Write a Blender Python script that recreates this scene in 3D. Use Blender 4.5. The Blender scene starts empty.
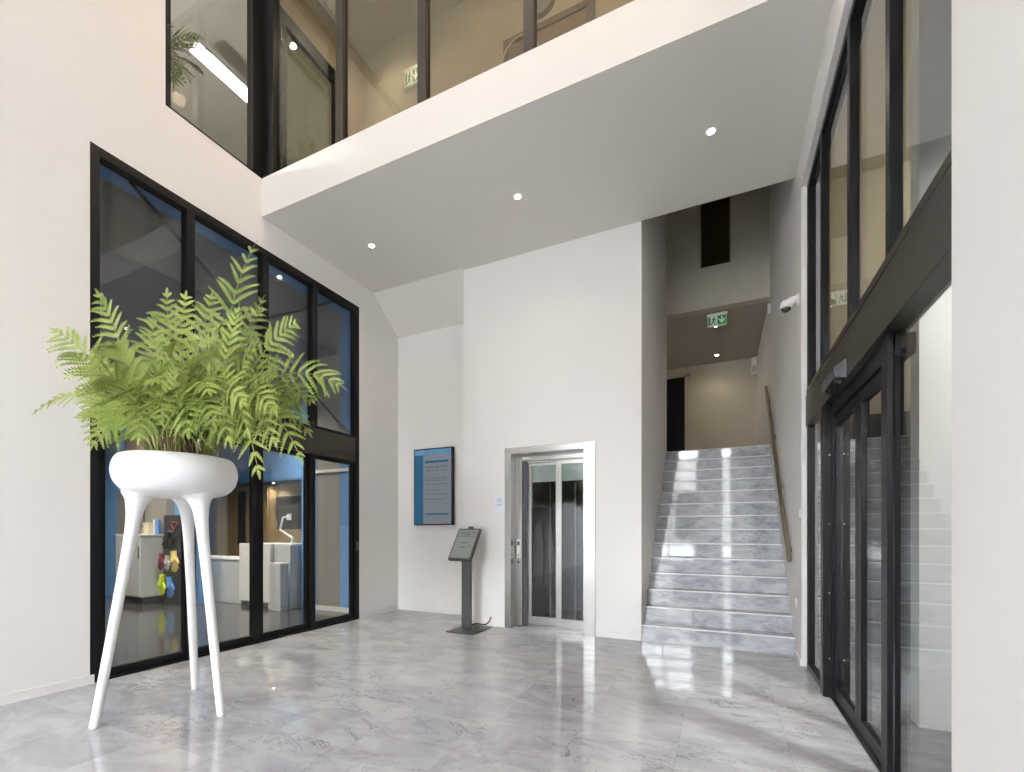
import bpy, bmesh, math, random
from mathutils import Vector, Matrix, noise
random.seed(7)
SC = bpy.context.scene
COL = SC.collection
PI = math.pi

# ------------------------------------------------------------------ materials
def mat(name, color, rough=0.5, metal=0.0, spec=0.5, bump=0.0, bscale=200, var=0.0, vscale=6, emit=None, estr=0.0, coat=0.0):
    m = bpy.data.materials.new(name); m.use_nodes = True
    nt = m.node_tree; b = nt.nodes['Principled BSDF']
    c = (*color, 1)
    b.inputs['Base Color'].default_value = c
    b.inputs['Roughness'].default_value = rough
    b.inputs['Metallic'].default_value = metal
    b.inputs['Specular IOR Level'].default_value = spec
    b.inputs['Coat Weight'].default_value = coat
    if emit:
        b.inputs['Emission Color'].default_value = (*emit, 1)
        b.inputs['Emission Strength'].default_value = estr
    tc = nt.nodes.new('ShaderNodeTexCoord')
    if var > 0:
        n = nt.nodes.new('ShaderNodeTexNoise'); n.inputs['Scale'].default_value = vscale
        n.inputs['Detail'].default_value = 3
        nt.links.new(tc.outputs['Object'], n.inputs['Vector'])
        mx = nt.nodes.new('ShaderNodeMix'); mx.data_type = 'RGBA'
        mx.inputs['A'].default_value = tuple(min(1, v*(1-var)) for v in color)+(1,)
        mx.inputs['B'].default_value = tuple(min(1, v*(1+var)) for v in color)+(1,)
        nt.links.new(n.outputs['Fac'], mx.inputs['Factor'])
        nt.links.new(mx.outputs['Result'], b.inputs['Base Color'])
    if bump > 0:
        n2 = nt.nodes.new('ShaderNodeTexNoise'); n2.inputs['Scale'].default_value = bscale
        nt.links.new(tc.outputs['Object'], n2.inputs['Vector'])
        bp = nt.nodes.new('ShaderNodeBump'); bp.inputs['Strength'].default_value = bump
        bp.inputs['Distance'].default_value = 0.002
        nt.links.new(n2.outputs['Fac'], bp.inputs['Height'])
        nt.links.new(bp.outputs['Normal'], b.inputs['Normal'])
    return m

def marble(name, base, vein, dark, rough, tile=None, stretch=(1, 1, 1)):
    m = bpy.data.materials.new(name); m.use_nodes = True
    nt = m.node_tree; N = nt.nodes; L = nt.links
    b = N['Principled BSDF']; b.inputs['Roughness'].default_value = rough
    b.inputs['Specular IOR Level'].default_value = 0.5; b.inputs['IOR'].default_value = 1.6
    tc = N.new('ShaderNodeTexCoord')
    vec = tc.outputs['Object']
    def mapping(src, scale, rot=(0, 0, 0)):
        mp = N.new('ShaderNodeMapping'); mp.inputs['Scale'].default_value = scale
        mp.inputs['Rotation'].default_value = rot
        L.new(src, mp.inputs['Vector']); return mp.outputs['Vector']
    src = vec
    if tile:
        # every slab of stone is cut from a different place: shift the pattern per slab
        sx = N.new('ShaderNodeVectorMath'); sx.operation = 'ADD'
        sx.inputs[1].default_value = (-tile[1][0], -tile[1][1], 0); L.new(vec, sx.inputs[0])
        dv = N.new('ShaderNodeVectorMath'); dv.operation = 'DIVIDE'
        dv.inputs[1].default_value = (tile[0][0], tile[0][1], 1); L.new(sx.outputs[0], dv.inputs[0])
        fl = N.new('ShaderNodeVectorMath'); fl.operation = 'FLOOR'; L.new(dv.outputs[0], fl.inputs[0])
        wn = N.new('ShaderNodeTexWhiteNoise'); wn.noise_dimensions = '3D'; L.new(fl.outputs[0], wn.inputs['Vector'])
        sc = N.new('ShaderNodeVectorMath'); sc.operation = 'SCALE'; sc.inputs['Scale'].default_value = 0.25
        L.new(wn.outputs['Color'], sc.inputs[0])
        ad = N.new('ShaderNodeVectorMath'); ad.operation = 'ADD'
        L.new(vec, ad.inputs[0]); L.new(sc.outputs[0], ad.inputs[1]); src = ad.outputs[0]
    v1 = mapping(src, stretch, (0, 0, 0.6))
    n1 = N.new('ShaderNodeTexNoise'); n1.inputs['Scale'].default_value = 1.7; n1.inputs['Detail'].default_value = 10
    n1.inputs['Roughness'].default_value = 0.62; n1.inputs['Distortion'].default_value = 0.7
    L.new(v1, n1.inputs['Vector'])
    # veins: thin ridges where a warped noise crosses its middle
    n2 = N.new('ShaderNodeTexNoise'); n2.inputs['Scale'].default_value = 1.15; n2.inputs['Detail'].default_value = 8
    n2.inputs['Roughness'].default_value = 0.68; n2.inputs['Distortion'].default_value = 0.9
    L.new(v1, n2.inputs['Vector'])
    sb = N.new('ShaderNodeMath'); sb.operation = 'SUBTRACT'; sb.inputs[1].default_value = 0.5; L.new(n2.outputs['Fac'], sb.inputs[0])
    ab = N.new('ShaderNodeMath'); ab.operation = 'ABSOLUTE'; L.new(sb.outputs[0], ab.inputs[0])
    rp = N.new('ShaderNodeMapRange'); rp.inputs['From Min'].default_value = 0.0; rp.inputs['From Max'].default_value = 0.009
    rp.inputs['To Min'].default_value = 1.0; rp.inputs['To Max'].default_value = 0.0; L.new(ab.outputs[0], rp.inputs['Value'])
    n3 = N.new('ShaderNodeTexNoise'); n3.inputs['Scale'].default_value = 1.3; n3.inputs['Detail'].default_value = 2
    L.new(mapping(src, (1, 1, 1), (0, 0, 1.1)), n3.inputs['Vector'])
    r3 = N.new('ShaderNodeMapRange'); r3.inputs['From Min'].default_value = 0.40; r3.inputs['From Max'].default_value = 0.60
    L.new(n3.outputs['Fac'], r3.inputs['Value'])
    mu = N.new('ShaderNodeMath'); mu.operation = 'MULTIPLY'; L.new(rp.outputs[0], mu.inputs[0]); L.new(r3.outputs[0], mu.inputs[1])
    cr = N.new('ShaderNodeMapRange'); cr.inputs['From Min'].default_value = 0.40; cr.inputs['From Max'].default_value = 0.64
    L.new(n1.outputs['Fac'], cr.inputs['Value'])
    m1 = N.new('ShaderNodeMix'); m1.data_type = 'RGBA'
    m1.inputs['A'].default_value = (*base, 1); m1.inputs['B'].default_value = (*vein, 1)
    L.new(cr.outputs[0], m1.inputs['Factor'])
    m2 = N.new('ShaderNodeMix'); m2.data_type = 'RGBA'; m2.inputs['B'].default_value = (*dark, 1)
    L.new(m1.outputs['Result'], m2.inputs['A']); L.new(mu.outputs[0], m2.inputs['Factor'])
    out = m2.outputs['Result']
    if tile:
        # fine joints between the slabs
        fr = N.new('ShaderNodeVectorMath'); fr.operation = 'FRACTION'; L.new(dv.outputs[0], fr.inputs[0])
        sp = N.new('ShaderNodeSeparateXYZ'); L.new(fr.outputs[0], sp.inputs[0])
        js = []
        for ax, w in (('X', 0.0022/tile[0][0]), ('Y', 0.0022/tile[0][1])):
            pp = N.new('ShaderNodeMath'); pp.operation = 'PINGPONG'; pp.inputs[1].default_value = 0.5
            L.new(sp.outputs[ax], pp.inputs[0])
            lt = N.new('ShaderNodeMath'); lt.operation = 'LESS_THAN'; lt.inputs[1].default_value = w
            L.new(pp.outputs[0], lt.inputs[0]); js.append(lt.outputs[0])
        mxj = N.new('ShaderNodeMath'); mxj.operation = 'MAXIMUM'; L.new(js[0], mxj.inputs[0]); L.new(js[1], mxj.inputs[1])
        fj = N.new('ShaderNodeMath'); fj.operation = 'MULTIPLY'; fj.inputs[1].default_value = 0.22; L.new(mxj.outputs[0], fj.inputs[0])
        m3 = N.new('ShaderNodeMix'); m3.data_type = 'RGBA'; m3.inputs['B'].default_value = (0.12, 0.115, 0.11, 1)
        L.new(out, m3.inputs['A']); L.new(fj.outputs[0], m3.inputs['Factor']); out = m3.outputs['Result']
        # each slab a touch lighter or darker than its neighbour
        hv = N.new('ShaderNodeMapRange'); hv.inputs['To Min'].default_value = 0.96; hv.inputs['To Max'].default_value = 1.03
        L.new(wn.outputs['Value'], hv.inputs['Value'])
        m4 = N.new('ShaderNodeVectorMath'); m4.operation = 'SCALE'; L.new(out, m4.inputs[0]); L.new(hv.outputs[0], m4.inputs['Scale'])
        out = m4.outputs[0]
    L.new(out, b.inputs['Base Color'])
    return m

def glass(name, tint, ior=1.5, rough=0.0):
    m = bpy.data.materials.new(name); m.use_nodes = True
    nt = m.node_tree; N = nt.nodes; L = nt.links
    N.remove(N['Principled BSDF'])
    o = N['Material Output']
    tr = N.new('ShaderNodeBsdfTransparent'); tr.inputs['Color'].default_value = (*tint, 1)
    gl = N.new('ShaderNodeBsdfGlossy'); gl.inputs['Roughness'].default_value = rough
    gl.inputs['Color'].default_value = (1, 1, 1, 1)
    ge = N.new('ShaderNodeNewGeometry')
    mr = N.new('ShaderNodeMapRange'); mr.inputs['To Min'].default_value = ior; mr.inputs['To Max'].default_value = 1/ior
    L.new(ge.outputs['Backfacing'], mr.inputs['Value'])
    f = N.new('ShaderNodeFresnel'); L.new(mr.outputs[0], f.inputs['IOR'])
    mx = N.new('ShaderNodeMixShader'); L.new(f.outputs[0], mx.inputs[0]); L.new(tr.outputs[0], mx.inputs[1]); L.new(gl.outputs[0], mx.inputs[2])
    L.new(mx.outputs[0], o.inputs['Surface'])
    return m

def leafmat(name, c1, c2):
    m = bpy.data.materials.new(name); m.use_nodes = True
    nt = m.node_tree; N = nt.nodes; L = nt.links
    b = N['Principled BSDF']; b.inputs['Roughness'].default_value = 0.55; b.inputs['Specular IOR Level'].default_value = 0.3
    tc = N.new('ShaderNodeTexCoord'); n = N.new('ShaderNodeTexNoise'); n.inputs['Scale'].default_value = 5; n.inputs['Detail'].default_value = 4
    L.new(tc.outputs['Object'], n.inputs['Vector'])
    mr = N.new('ShaderNodeMapRange'); mr.inputs['From Min'].default_value = 0.35; mr.inputs['From Max'].default_value = 0.65
    L.new(n.outputs['Fac'], mr.inputs['Value'])
    mx = N.new('ShaderNodeMix'); mx.data_type = 'RGBA'; mx.inputs['A'].default_value = (*c1, 1); mx.inputs['B'].default_value = (*c2, 1)
    oi = N.new('ShaderNodeObjectInfo'); vr = N.new('ShaderNodeMapRange'); vr.inputs['To Min'].default_value = 0.72; vr.inputs['To Max'].default_value = 1.18
    L.new(oi.outputs['Random'], vr.inputs['Value'])
    L.new(mr.outputs[0], mx.inputs['Factor'])
    vs = N.new('ShaderNodeVectorMath'); vs.operation = 'SCALE'; L.new(mx.outputs['Result'], vs.inputs[0]); L.new(vr.outputs[0], vs.inputs['Scale'])
    L.new(vs.outputs[0], b.inputs['Base Color'])
    t = N.new('ShaderNodeBsdfTranslucent'); L.new(vs.outputs[0], t.inputs['Color'])
    ms = N.new('ShaderNodeMixShader'); ms.inputs[0].default_value = 0.22
    L.new(b.outputs[0], ms.inputs[1]); L.new(t.outputs[0], ms.inputs[2])
    L.new(ms.outputs[0], N['Material Output'].inputs['Surface'])
    return m

def steel(name):
    m = mat(name, (0.38, 0.37, 0.36), 0.24, 1.0)
    nt = m.node_tree; N = nt.nodes; L = nt.links
    tc = N.new('ShaderNodeTexCoord'); mp = N.new('ShaderNodeMapping'); mp.inputs['Scale'].default_value = (400, 400, 3)
    n = N.new('ShaderNodeTexNoise'); n.inputs['Scale'].default_value = 1.0
    L.new(tc.outputs['Object'], mp.inputs['Vector']); L.new(mp.outputs['Vector'], n.inputs['Vector'])
    mr = N.new('ShaderNodeMapRange'); mr.inputs['To Min'].default_value = 0.22; mr.inputs['To Max'].default_value = 0.26
    L.new(n.outputs['Fac'], mr.inputs['Value']); L.new(mr.outputs[0], N['Principled BSDF'].inputs['Roughness'])
    return m

def wood(name, a, b_):
    m = mat(name, a, 0.5)
    nt = m.node_tree; N = nt.nodes; L = nt.links
    tc = N.new('ShaderNodeTexCoord'); mp = N.new('ShaderNodeMapping'); mp.inputs['Scale'].default_value = (14, 14, 1.2)
    n = N.new('ShaderNodeTexNoise'); n.inputs['Scale'].default_value = 2; n.inputs['Detail'].default_value = 5
    L.new(tc.outputs['Object'], mp.inputs['Vector']); L.new(mp.outputs['Vector'], n.inputs['Vector'])
    mx = N.new('ShaderNodeMix'); mx.data_type = 'RGBA'; mx.inputs['A'].default_value = (*a, 1); mx.inputs['B'].default_value = (*b_, 1)
    L.new(n.outputs['Fac'], mx.inputs['Factor']); L.new(mx.outputs['Result'], N['Principled BSDF'].inputs['Base Color'])
    return m

M = dict(
    wall=mat('white_plaster', (0.80, 0.778, 0.757), 0.75, bump=0.06, bscale=260, var=0.012, vscale=1.5),
    slab=mat('white_slab_paint', (0.70, 0.66, 0.615), 0.8),
    taupe=mat('dimmed_ceiling_tone', (0.36, 0.325, 0.275), 0.8),  # set darker than the beige so the landing ceiling looks dim
    beige=mat('beige_paint', (0.47, 0.42, 0.335), 0.7, var=0.02),
    skirt=mat('white_skirting_paint', (0.80, 0.778, 0.757), 0.5),
    floor=marble('polished_grey_marble', (0.47, 0.465, 0.485), (0.345, 0.34, 0.36), (0.11, 0.11, 0.125), 0.015,
                 tile=((0.557, 0.604), (-0.775, 4.53)), stretch=(1.5, 2.8, 1)),
    stair=marble('pale_grey_stair_marble', (0.50, 0.505, 0.53), (0.30, 0.31, 0.345), (0.14, 0.15, 0.18), 0.05, stretch=(3.0, 2.2, 6.5)),
    nosing=mat('polished_stone_edge', (0.78, 0.78, 0.79), 0.2),
    black=mat('black_powder_coated_metal', (0.006, 0.006, 0.007), 0.38, spec=0.18),
    bronze=mat('dark_bronze_metal', (0.045, 0.038, 0.030), 0.3, 0.5, var=0.08),
    dark=mat('dark_grey_metal', (0.05, 0.05, 0.055), 0.45),
    steel=steel('brushed_stainless_steel'),
    railm=mat('brushed_brass_rail', (0.30, 0.26, 0.19), 0.32, 1.0),
    glass=glass('clear_pane', (0.88, 0.91, 0.92)),
    gglass=glass('greenish_pane', (0.77, 0.75, 0.69)),
    gryglass=glass('pale_green_pane', (0.84, 0.89, 0.80)),
    dglass=glass('tinted_pane', (0.62, 0.64, 0.65), 1.6),
    sglass=glass('smoked_pane', (0.55, 0.5, 0.4), 1.2),
    planter=mat('matte_white_resin', (0.86, 0.86, 0.87), 0.38),
    soil=mat('dark_potting_soil', (0.035, 0.025, 0.018), 0.9, bump=0.8, bscale=60),
    leaf=leafmat('fern_green', (0.165, 0.235, 0.04), (0.355, 0.41, 0.12)),
    leafd=leafmat('dark_fern_green', (0.08, 0.11, 0.035), (0.13, 0.16, 0.05)),
    stem=mat('brown_fern_stem', (0.13, 0.075, 0.035), 0.6),
    rachis=mat('green_fern_rib', (0.23, 0.25, 0.06), 0.55),
    blue=mat('blue_wall_paint', (0.15, 0.34, 0.68), 0.6, var=0.03),
    slate=mat('slate_blue_paint', (0.15, 0.17, 0.23), 0.7),
    greywall=mat('warm_grey_panel', (0.30, 0.275, 0.26), 0.6, var=0.04),
    conc=mat('grey_concrete', (0.34, 0.32, 0.30), 0.8, var=0.08, vscale=2),
    offfloor=mat('dark_grey_office_floor', (0.055, 0.055, 0.06), 0.12, var=0.06),
    tan=mat('tan_wall_paint', (0.58, 0.47, 0.33), 0.6),
    wood=wood('light_oak_slats', (0.55, 0.40, 0.23), (0.40, 0.27, 0.14)),
    deskw=mat('white_lacquer', (0.74, 0.74, 0.76), 0.3),
    deskg=mat('light_grey_lacquer', (0.52, 0.54, 0.58), 0.4),
    screen=mat('black_screen', (0.03, 0.032, 0.036), 0.15),
    plastic=mat('white_plastic', (0.8, 0.8, 0.79), 0.4),
    lens=mat('dark_lens', (0.02, 0.018, 0.016), 0.1),
    lamp=mat('lit_lamp_lens', (1, 1, 1), 0.4, emit=(1, 0.9, 0.74), estr=40),
    lampsoft=mat('dimmed_lamp_lens', (0.5, 0.5, 0.5), 0.4, emit=(1, 0.9, 0.75), estr=0.35),  # lens of the added reception lamps, kept dim beside their strong beams
    strip=mat('lit_linear_diffuser', (1, 1, 1), 0.4, emit=(1, 0.98, 0.93), estr=12),
    exitg=mat('exit_green', (0.02, 0.26, 0.06), 0.4, emit=(0.02, 0.32, 0.07), estr=0.08),
    exitw=mat('exit_white', (0.75, 0.8, 0.74), 0.4, emit=(0.75, 0.85, 0.75), estr=0.05),
    paper=mat('white_paper', (0.80, 0.81, 0.88), 0.7),
    ink=mat('grey_ink', (0.50, 0.51, 0.56), 0.7),
    tvblue=mat('display_blue', (0.012, 0.10, 0.20), 0.08, emit=(0.012, 0.10, 0.20), estr=0.1),
    tvgrey=mat('display_grey', (0.20, 0.22, 0.26), 0.08, emit=(0.24, 0.26, 0.31), estr=0.1),
    tvtext=mat('display_text', (0.15, 0.165, 0.20), 0.12),
    tvpic=mat('display_picture', (0.10, 0.22, 0.38), 0.12, emit=(0.10, 0.22, 0.38), estr=0.3, var=0.6, vscale=9),
    epaper=mat('grey_green_display', (0.20, 0.215, 0.20), 0.25, emit=(0.2, 0.215, 0.2), estr=0.12),
    epink=mat('display_black_print', (0.04, 0.045, 0.04), 0.3),
    brownframe=mat('taupe_frame', (0.16, 0.13, 0.10), 0.5),
    browninner=mat('brown_mat_board', (0.24, 0.19, 0.14), 0.6),
    liftpanel=mat('pale_green_lift_panel', (0.50, 0.56, 0.52), 0.4, emit=(0.55, 0.62, 0.56), estr=0.7),
    cabin=mat('dark_lift_cabin', (0.12, 0.125, 0.13), 0.4),
    red=mat('dark_red_knit', (0.20, 0.03, 0.04), 0.8), yel=mat('pale_yellow_knit', (0.68, 0.55, 0.20), 0.8),
    neon=mat('neon_yellow_knit', (0.62, 0.78, 0.03), 0.8), blu=mat('blue_knit', (0.10, 0.25, 0.62), 0.8),
    lgrey=mat('light_grey_knit', (0.5, 0.5, 0.52), 0.8), dknit=mat('black_knit', (0.03, 0.03, 0.035), 0.8),
    cream=mat('cream_card', (0.62, 0.55, 0.42), 0.7),
    outside=mat('light_paving', (0.55, 0.53, 0.5), 0.9, var=0.1),
    discgrey=mat('pale_grey_disc', (0.24, 0.235, 0.22), 0.5),
)

# ------------------------------------------------------------------ mesh helpers
class MB:
    def __init__(s): s.bm = bmesh.new()
    def box(s, x0, x1, y0, y1, z0, z1, mtx=None):
        r = bmesh.ops.create_cube(s.bm, size=1.0)
        v = r['verts']
        bmesh.ops.scale(s.bm, vec=(x1-x0, y1-y0, z1-z0), verts=v)
        bmesh.ops.translate(s.bm, vec=((x0+x1)/2, (y0+y1)/2, (z0+z1)/2), verts=v)
        if mtx: bmesh.ops.transform(s.bm, matrix=mtx, verts=v)
        return s
    def cyl(s, p0, p1, r0, r1=None, seg=20):
        r1 = r0 if r1 is None else r1
        p0 = Vector(p0); p1 = Vector(p1); d = p1-p0
        q = d.to_track_quat('Z', 'Y').to_matrix().to_4x4()
        bmesh.ops.create_cone(s.bm, cap_ends=True, segments=seg, radius1=r0, radius2=r1, depth=d.length,
                              matrix=Matrix.Translation((p0+p1)/2) @ q)
        return s
    def sph(s, c, r, sc=(1, 1, 1), u=20, v=12):
        bmesh.ops.create_uvsphere(s.bm, u_segments=u, v_segments=v, radius=r,
                                  matrix=Matrix.Translation(c) @ Matrix.Diagonal((*sc, 1)))
        return s
    def tube(s, pts, rad, seg=10, cap=True):
        pts = [Vector(p) for p in pts]; n = len(pts)
        rad = rad if hasattr(rad, '__len__') else [rad]*n
        rings = []; up = None
        for i, p in enumerate(pts):
            t = (pts[min(i+1, n-1)]-pts[max(i-1, 0)]).normalized()
            if up is None:
                up = t.orthogonal().normalized()
            up = (up - t*up.dot(t)).normalized(); sd = t.cross(up)
            rings.append([s.bm.verts.new(p + (up*math.cos(2*PI*k/seg)+sd*math.sin(2*PI*k/seg))*rad[i]) for k in range(seg)])
        for a, b in zip(rings, rings[1:]):
            for k in range(seg): s.bm.faces.new((a[k], a[(k+1) % seg], b[(k+1) % seg], b[k]))
        if cap:
            s.bm.faces.new(list(reversed(rings[0]))); s.bm.faces.new(rings[-1])
        return s
    def lathe(s, prof, c=(0, 0, 0), seg=64):
        rings = []
        for r, z in prof:
            if r < 1e-5: rings.append([s.bm.verts.new((c[0], c[1], c[2]+z))])
            else: rings.append([s.bm.verts.new((c[0]+r*math.cos(2*PI*k/seg), c[1]+r*math.sin(2*PI*k/seg), c[2]+z)) for k in range(seg)])
        for a, b in zip(rings, rings[1:]):
            for k in range(seg):
                f = [a[k % len(a)], a[(k+1) % len(a)], b[(k+1) % len(b)], b[k % len(b)]]
                u = []
                for v in f:
                    if v not in u: u.append(v)
                if len(u) > 2: s.bm.faces.new(u)
        return s
    def prism(s, pts, axis, a, b):
        """outline extruded from a to b along an axis ('x','y','z')"""
        def P(u, v, w): return {'x': (w, u, v), 'y': (u, w, v), 'z': (u, v, w)}[axis]
        A = [s.bm.verts.new(P(u, v, a)) for u, v in pts]; B = [s.bm.verts.new(P(u, v, b)) for u, v in pts]
        s.bm.faces.new(A); s.bm.faces.new(list(reversed(B)))
        n = len(pts)
        for k in range(n): s.bm.faces.new((A[k], B[k], B[(k+1) % n], A[(k+1) % n]))
        return s
    def build(s, name, m, parent=None, smooth=False, bevel=0.0, kind=None, mats=None):
        bmesh.ops.recalc_face_normals(s.bm, faces=s.bm.faces[:])
        me = bpy.data.meshes.new(name); s.bm.to_mesh(me); s.bm.free()
        me.materials.append(M[m] if isinstance(m, str) else m)
        o = bpy.data.objects.new(name, me); COL.objects.link(o)
        if smooth:
            for p in me.polygons: p.use_smooth = True
            try: me.set_sharp_from_angle(angle=math.radians(40))
            except Exception: pass
        if bevel > 0:
            bv = o.modifiers.new('bevel', 'BEVEL'); bv.width = bevel; bv.segments = 2; bv.limit_method = 'ANGLE'
        if parent: put(o, parent)
        if kind: o['kind'] = kind
        return o

def put(o, parent):
    # geometry is written in world coordinates: keep it there under its thing
    o.parent = parent
    o.matrix_parent_inverse = Matrix.Translation(parent_origin(parent)).inverted()
def parent_origin(p):
    v = Vector((0, 0, 0))
    while p is not None:
        v = v + p.location; p = p.parent if p.parent is None else None
    return v
def tag(o, label, cat, group=None):
    o['label'] = label; o['category'] = cat
    if group: o['group'] = group
    return o
def thing(name, label, cat, loc, group=None):
    o = bpy.data.objects.new(name, None); COL.objects.link(o); o.location = loc
    o.empty_display_size = 0.1
    return tag(o, label, cat, group)
def struct(mb, name, m, **k): return mb.build(name, m, kind='structure', **k)
def copy_tree(src, loc, label=None, group=None):
    r = src.copy(); COL.objects.link(r); r.location = loc
    if label: r['label'] = label
    if group: r['group'] = group
    for ch in list(src.children):
        c = ch.copy(); COL.objects.link(c); c.parent = r
        c.matrix_parent_inverse = ch.matrix_parent_inverse.copy()
    return r

# ------------------------------------------------------------------ dimensions (metres, floor of the hall at z = 0)
XL, XR = -4.5, 0.65          # side walls of the hall
YF = -6.5                    # street front, behind the camera
YB, YN = 5.1, 5.6            # lift wall, niche wall
HC = 7.6                     # hall ceiling
SOF, SL0 = 4.59, 3.32        # underside and front edge of the gallery slab
PAR = 5.0                    # top of the gallery edge

# ------------------------------------------------------------------ the setting
struct(MB().box(XL-0.1, XR+0.12, YF-0.2, YN+0.1, -0.12, 0), 'floor', 'floor')
struct(MB().box(XL-0.1, XR+0.2, YF-0.2, 10.4, HC, HC+0.1), 'ceiling', 'wall')
# left wall with the tall reception window and, upstairs, the office window
w = MB()
w.box(XL-0.12, XL, YF-0.2, 1.852, 0, HC)
w.box(XL-0.12, XL, 1.852, 4.77, 4.262, PAR)
w.box(XL-0.12, XL, 4.77, YN+0.1, 0, PAR)
w.box(XL-0.12, XL, 1.852, 2.385, PAR, HC)
w.box(XL-0.12, XL, 3.32, 4.77, PAR-0.01, PAR)
struct(w, 'wall_left', 'wall')
struct(MB().box(XL, XL+0.012, YF, 1.875, 0, 0.07).box(XL, XL+0.012, 4.78, YN, 0, 0.07), 'baseboard_left', 'skirt')
# lift wall, niche and the sloping soffit above the niche
w = MB()
LX0, LX1, LZ = -2.44, -1.30, 2.225
w.box(-3.04, LX0, YB, YB+0.12, 0, SOF); w.box(LX1, -0.79, YB, YB+0.12, 0, SOF); w.box(LX0, LX1, YB, YB+0.12, LZ, SOF)
w.box(-3.04, -2.92, YB+0.12, YN, 0, SOF)
struct(w, 'wall_back', 'wall')
struct(MB().box(XL, -2.92, YN, YN+0.12, 0, SOF), 'wall_niche', 'wall')
struct(MB().prism([(YB-0.05, SOF), (YN, 4.16), (YN, SOF)], 'x', XL, -3.04), 'ceiling_niche', 'slab')
struct(MB().box(-3.03, LX0-0.005, YB-0.012, YB, 0, 0.07).box(LX1+0.005, -0.79, YB-0.012, YB, 0, 0.07).box(XL+0.012, -3.052, YN-0.012, YN, 0, 0.07)
       .box(-3.052, -3.04, YB-0.012, YN, 0, 0.07), 'baseboard_back', 'skirt')
# stairwell
struct(MB().box(-0.89, -0.79, YB+0.12, 7.65, 0, HC).box(-0.89, -0.79, YB, YB+0.12, SOF, HC), 'wall_stairwell_left', 'wall')
w = MB()
w.box(XR, XR+0.16, 4.74, 10.4, 0, HC)
w.box(XR, XR+0.16, 1.85, 4.74, 4.255, HC)
w.box(XR, XR+0.16, YF-0.2, 1.85, 0, HC)
struct(w, 'wall_right', 'wall')
struct(MB().box(XR-0.012, XR, 4.74, 5.09, 0, 0.06).box(XR-0.012, XR, YF, 1.85, 0, 0.07), 'baseboard_right', 'skirt')
w = MB()   # wall over the landing with its slot window
w.box(-2.2, -0.297, 7.65, 7.8, 4.647, HC); w.box(0.138, XR, 7.65, 7.8, 4.647, HC)
w.box(-0.297, 0.138, 7.65, 7.8, 4.647, 5.29); w.box(-0.297, 0.138, 7.65, 7.8, 7.1, HC)
struct(w, 'wall_over_landing', 'beige')
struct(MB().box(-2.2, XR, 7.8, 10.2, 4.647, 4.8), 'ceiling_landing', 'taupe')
struct(MB().box(-2.2, XR, 7.6, 10.2, 2.25, 2.45), 'floor_landing', 'stair')
w = MB()
w.box(-2.2, -1.62, 10.2, 10.3, 2.45, 4.8); w.box(-0.69, XR, 10.2, 10.3, 2.45, 4.8); w.box(-1.62, -0.69, 10.2, 10.3, 4.44, 4.8)
struct(w, 'wall_landing_back', 'beige')
struct(MB().box(-2.3, -2.2, 7.65, 10.3, 2.25, 4.8).box(-2.2, -0.80, 7.56, 7.66, 2.25, 4.8), 'wall_landing_left', 'beige')
struct(MB().box(-1.62, -0.69, 10.21, 10.27, 2.45, 4.44), 'door_1', 'black')
struct(MB().box(-0.69, -0.62, 10.16, 10.2, 2.45, 4.50).box(-1.69, -0.62, 10.16, 10.2, 4.44, 4.50), 'trim_1', 'beige')
# dark room behind the slot window
struct(MB().box(-0.6, 0.45, 9.2, 9.3, 4.8, HC).box(-0.6, -0.5, 7.8, 9.2, 4.8, HC).box(0.35, 0.45, 7.8, 9.2, 4.8, HC), 'wall_upper_store', 'browninner')
win = struct(MB().box(-0.297, -0.28, 7.70, 7.76, 5.29, 7.1).box(0.121, 0.138, 7.70, 7.76, 5.29, 7.1).box(-0.28, 0.121, 7.70, 7.76, 5.29, 5.307), 'window_4', 'greywall')
MB().box(-0.28, 0.121, 7.72, 7.732, 5.307, 7.1).build('pane', 'sglass', win)
# gallery slab with its raised white edge
w = MB()
w.box(XL, XR, SL0, YB, SOF, 4.75); w.box(XL, XR, SL0, SL0+0.09, 4.75, PAR); w.box(XL, -0.89, YB, 6.0, SOF+0.005, 4.75)
struct(w, 'floor_gallery', 'slab')
struct(MB().box(-4.5, -4.32, 4.28, 4.8, 4.75, HC), 'wall_gallery_left', 'beige')
struct(MB().box(-0.89, XR, 5.12, 5.24, 4.75, HC), 'wall_void_front', 'beige')
struct(MB().box(-0.89, -0.79, 4.6, 5.12, 4.75, HC), 'wall_gallery_right', 'beige')
struct(MB().box(-2.62, -2.52, 5.22, 6.9, 0, 2.6).box(-1.02, -0.92, 5.22, 6.9, 0, 2.6).box(-2.52, -1.02, 6.8, 6.9, 0, 2.6).box(-2.62, -0.92, 5.22, 6.9, 2.5, 2.6), 'wall_lift_shaft', 'greywall')
struct(MB().box(-4.4, -2.74, 4.66, 4.78, 4.75, HC).box(-2.74, -0.89, 4.6, 4.72, 4.75, HC), 'wall_gallery_back', 'beige')
struct(MB().box(-4.32, -0.89, SL0+0.06, 4.66, 7.5, 7.56), 'ceiling_gallery', 'beige')
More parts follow.
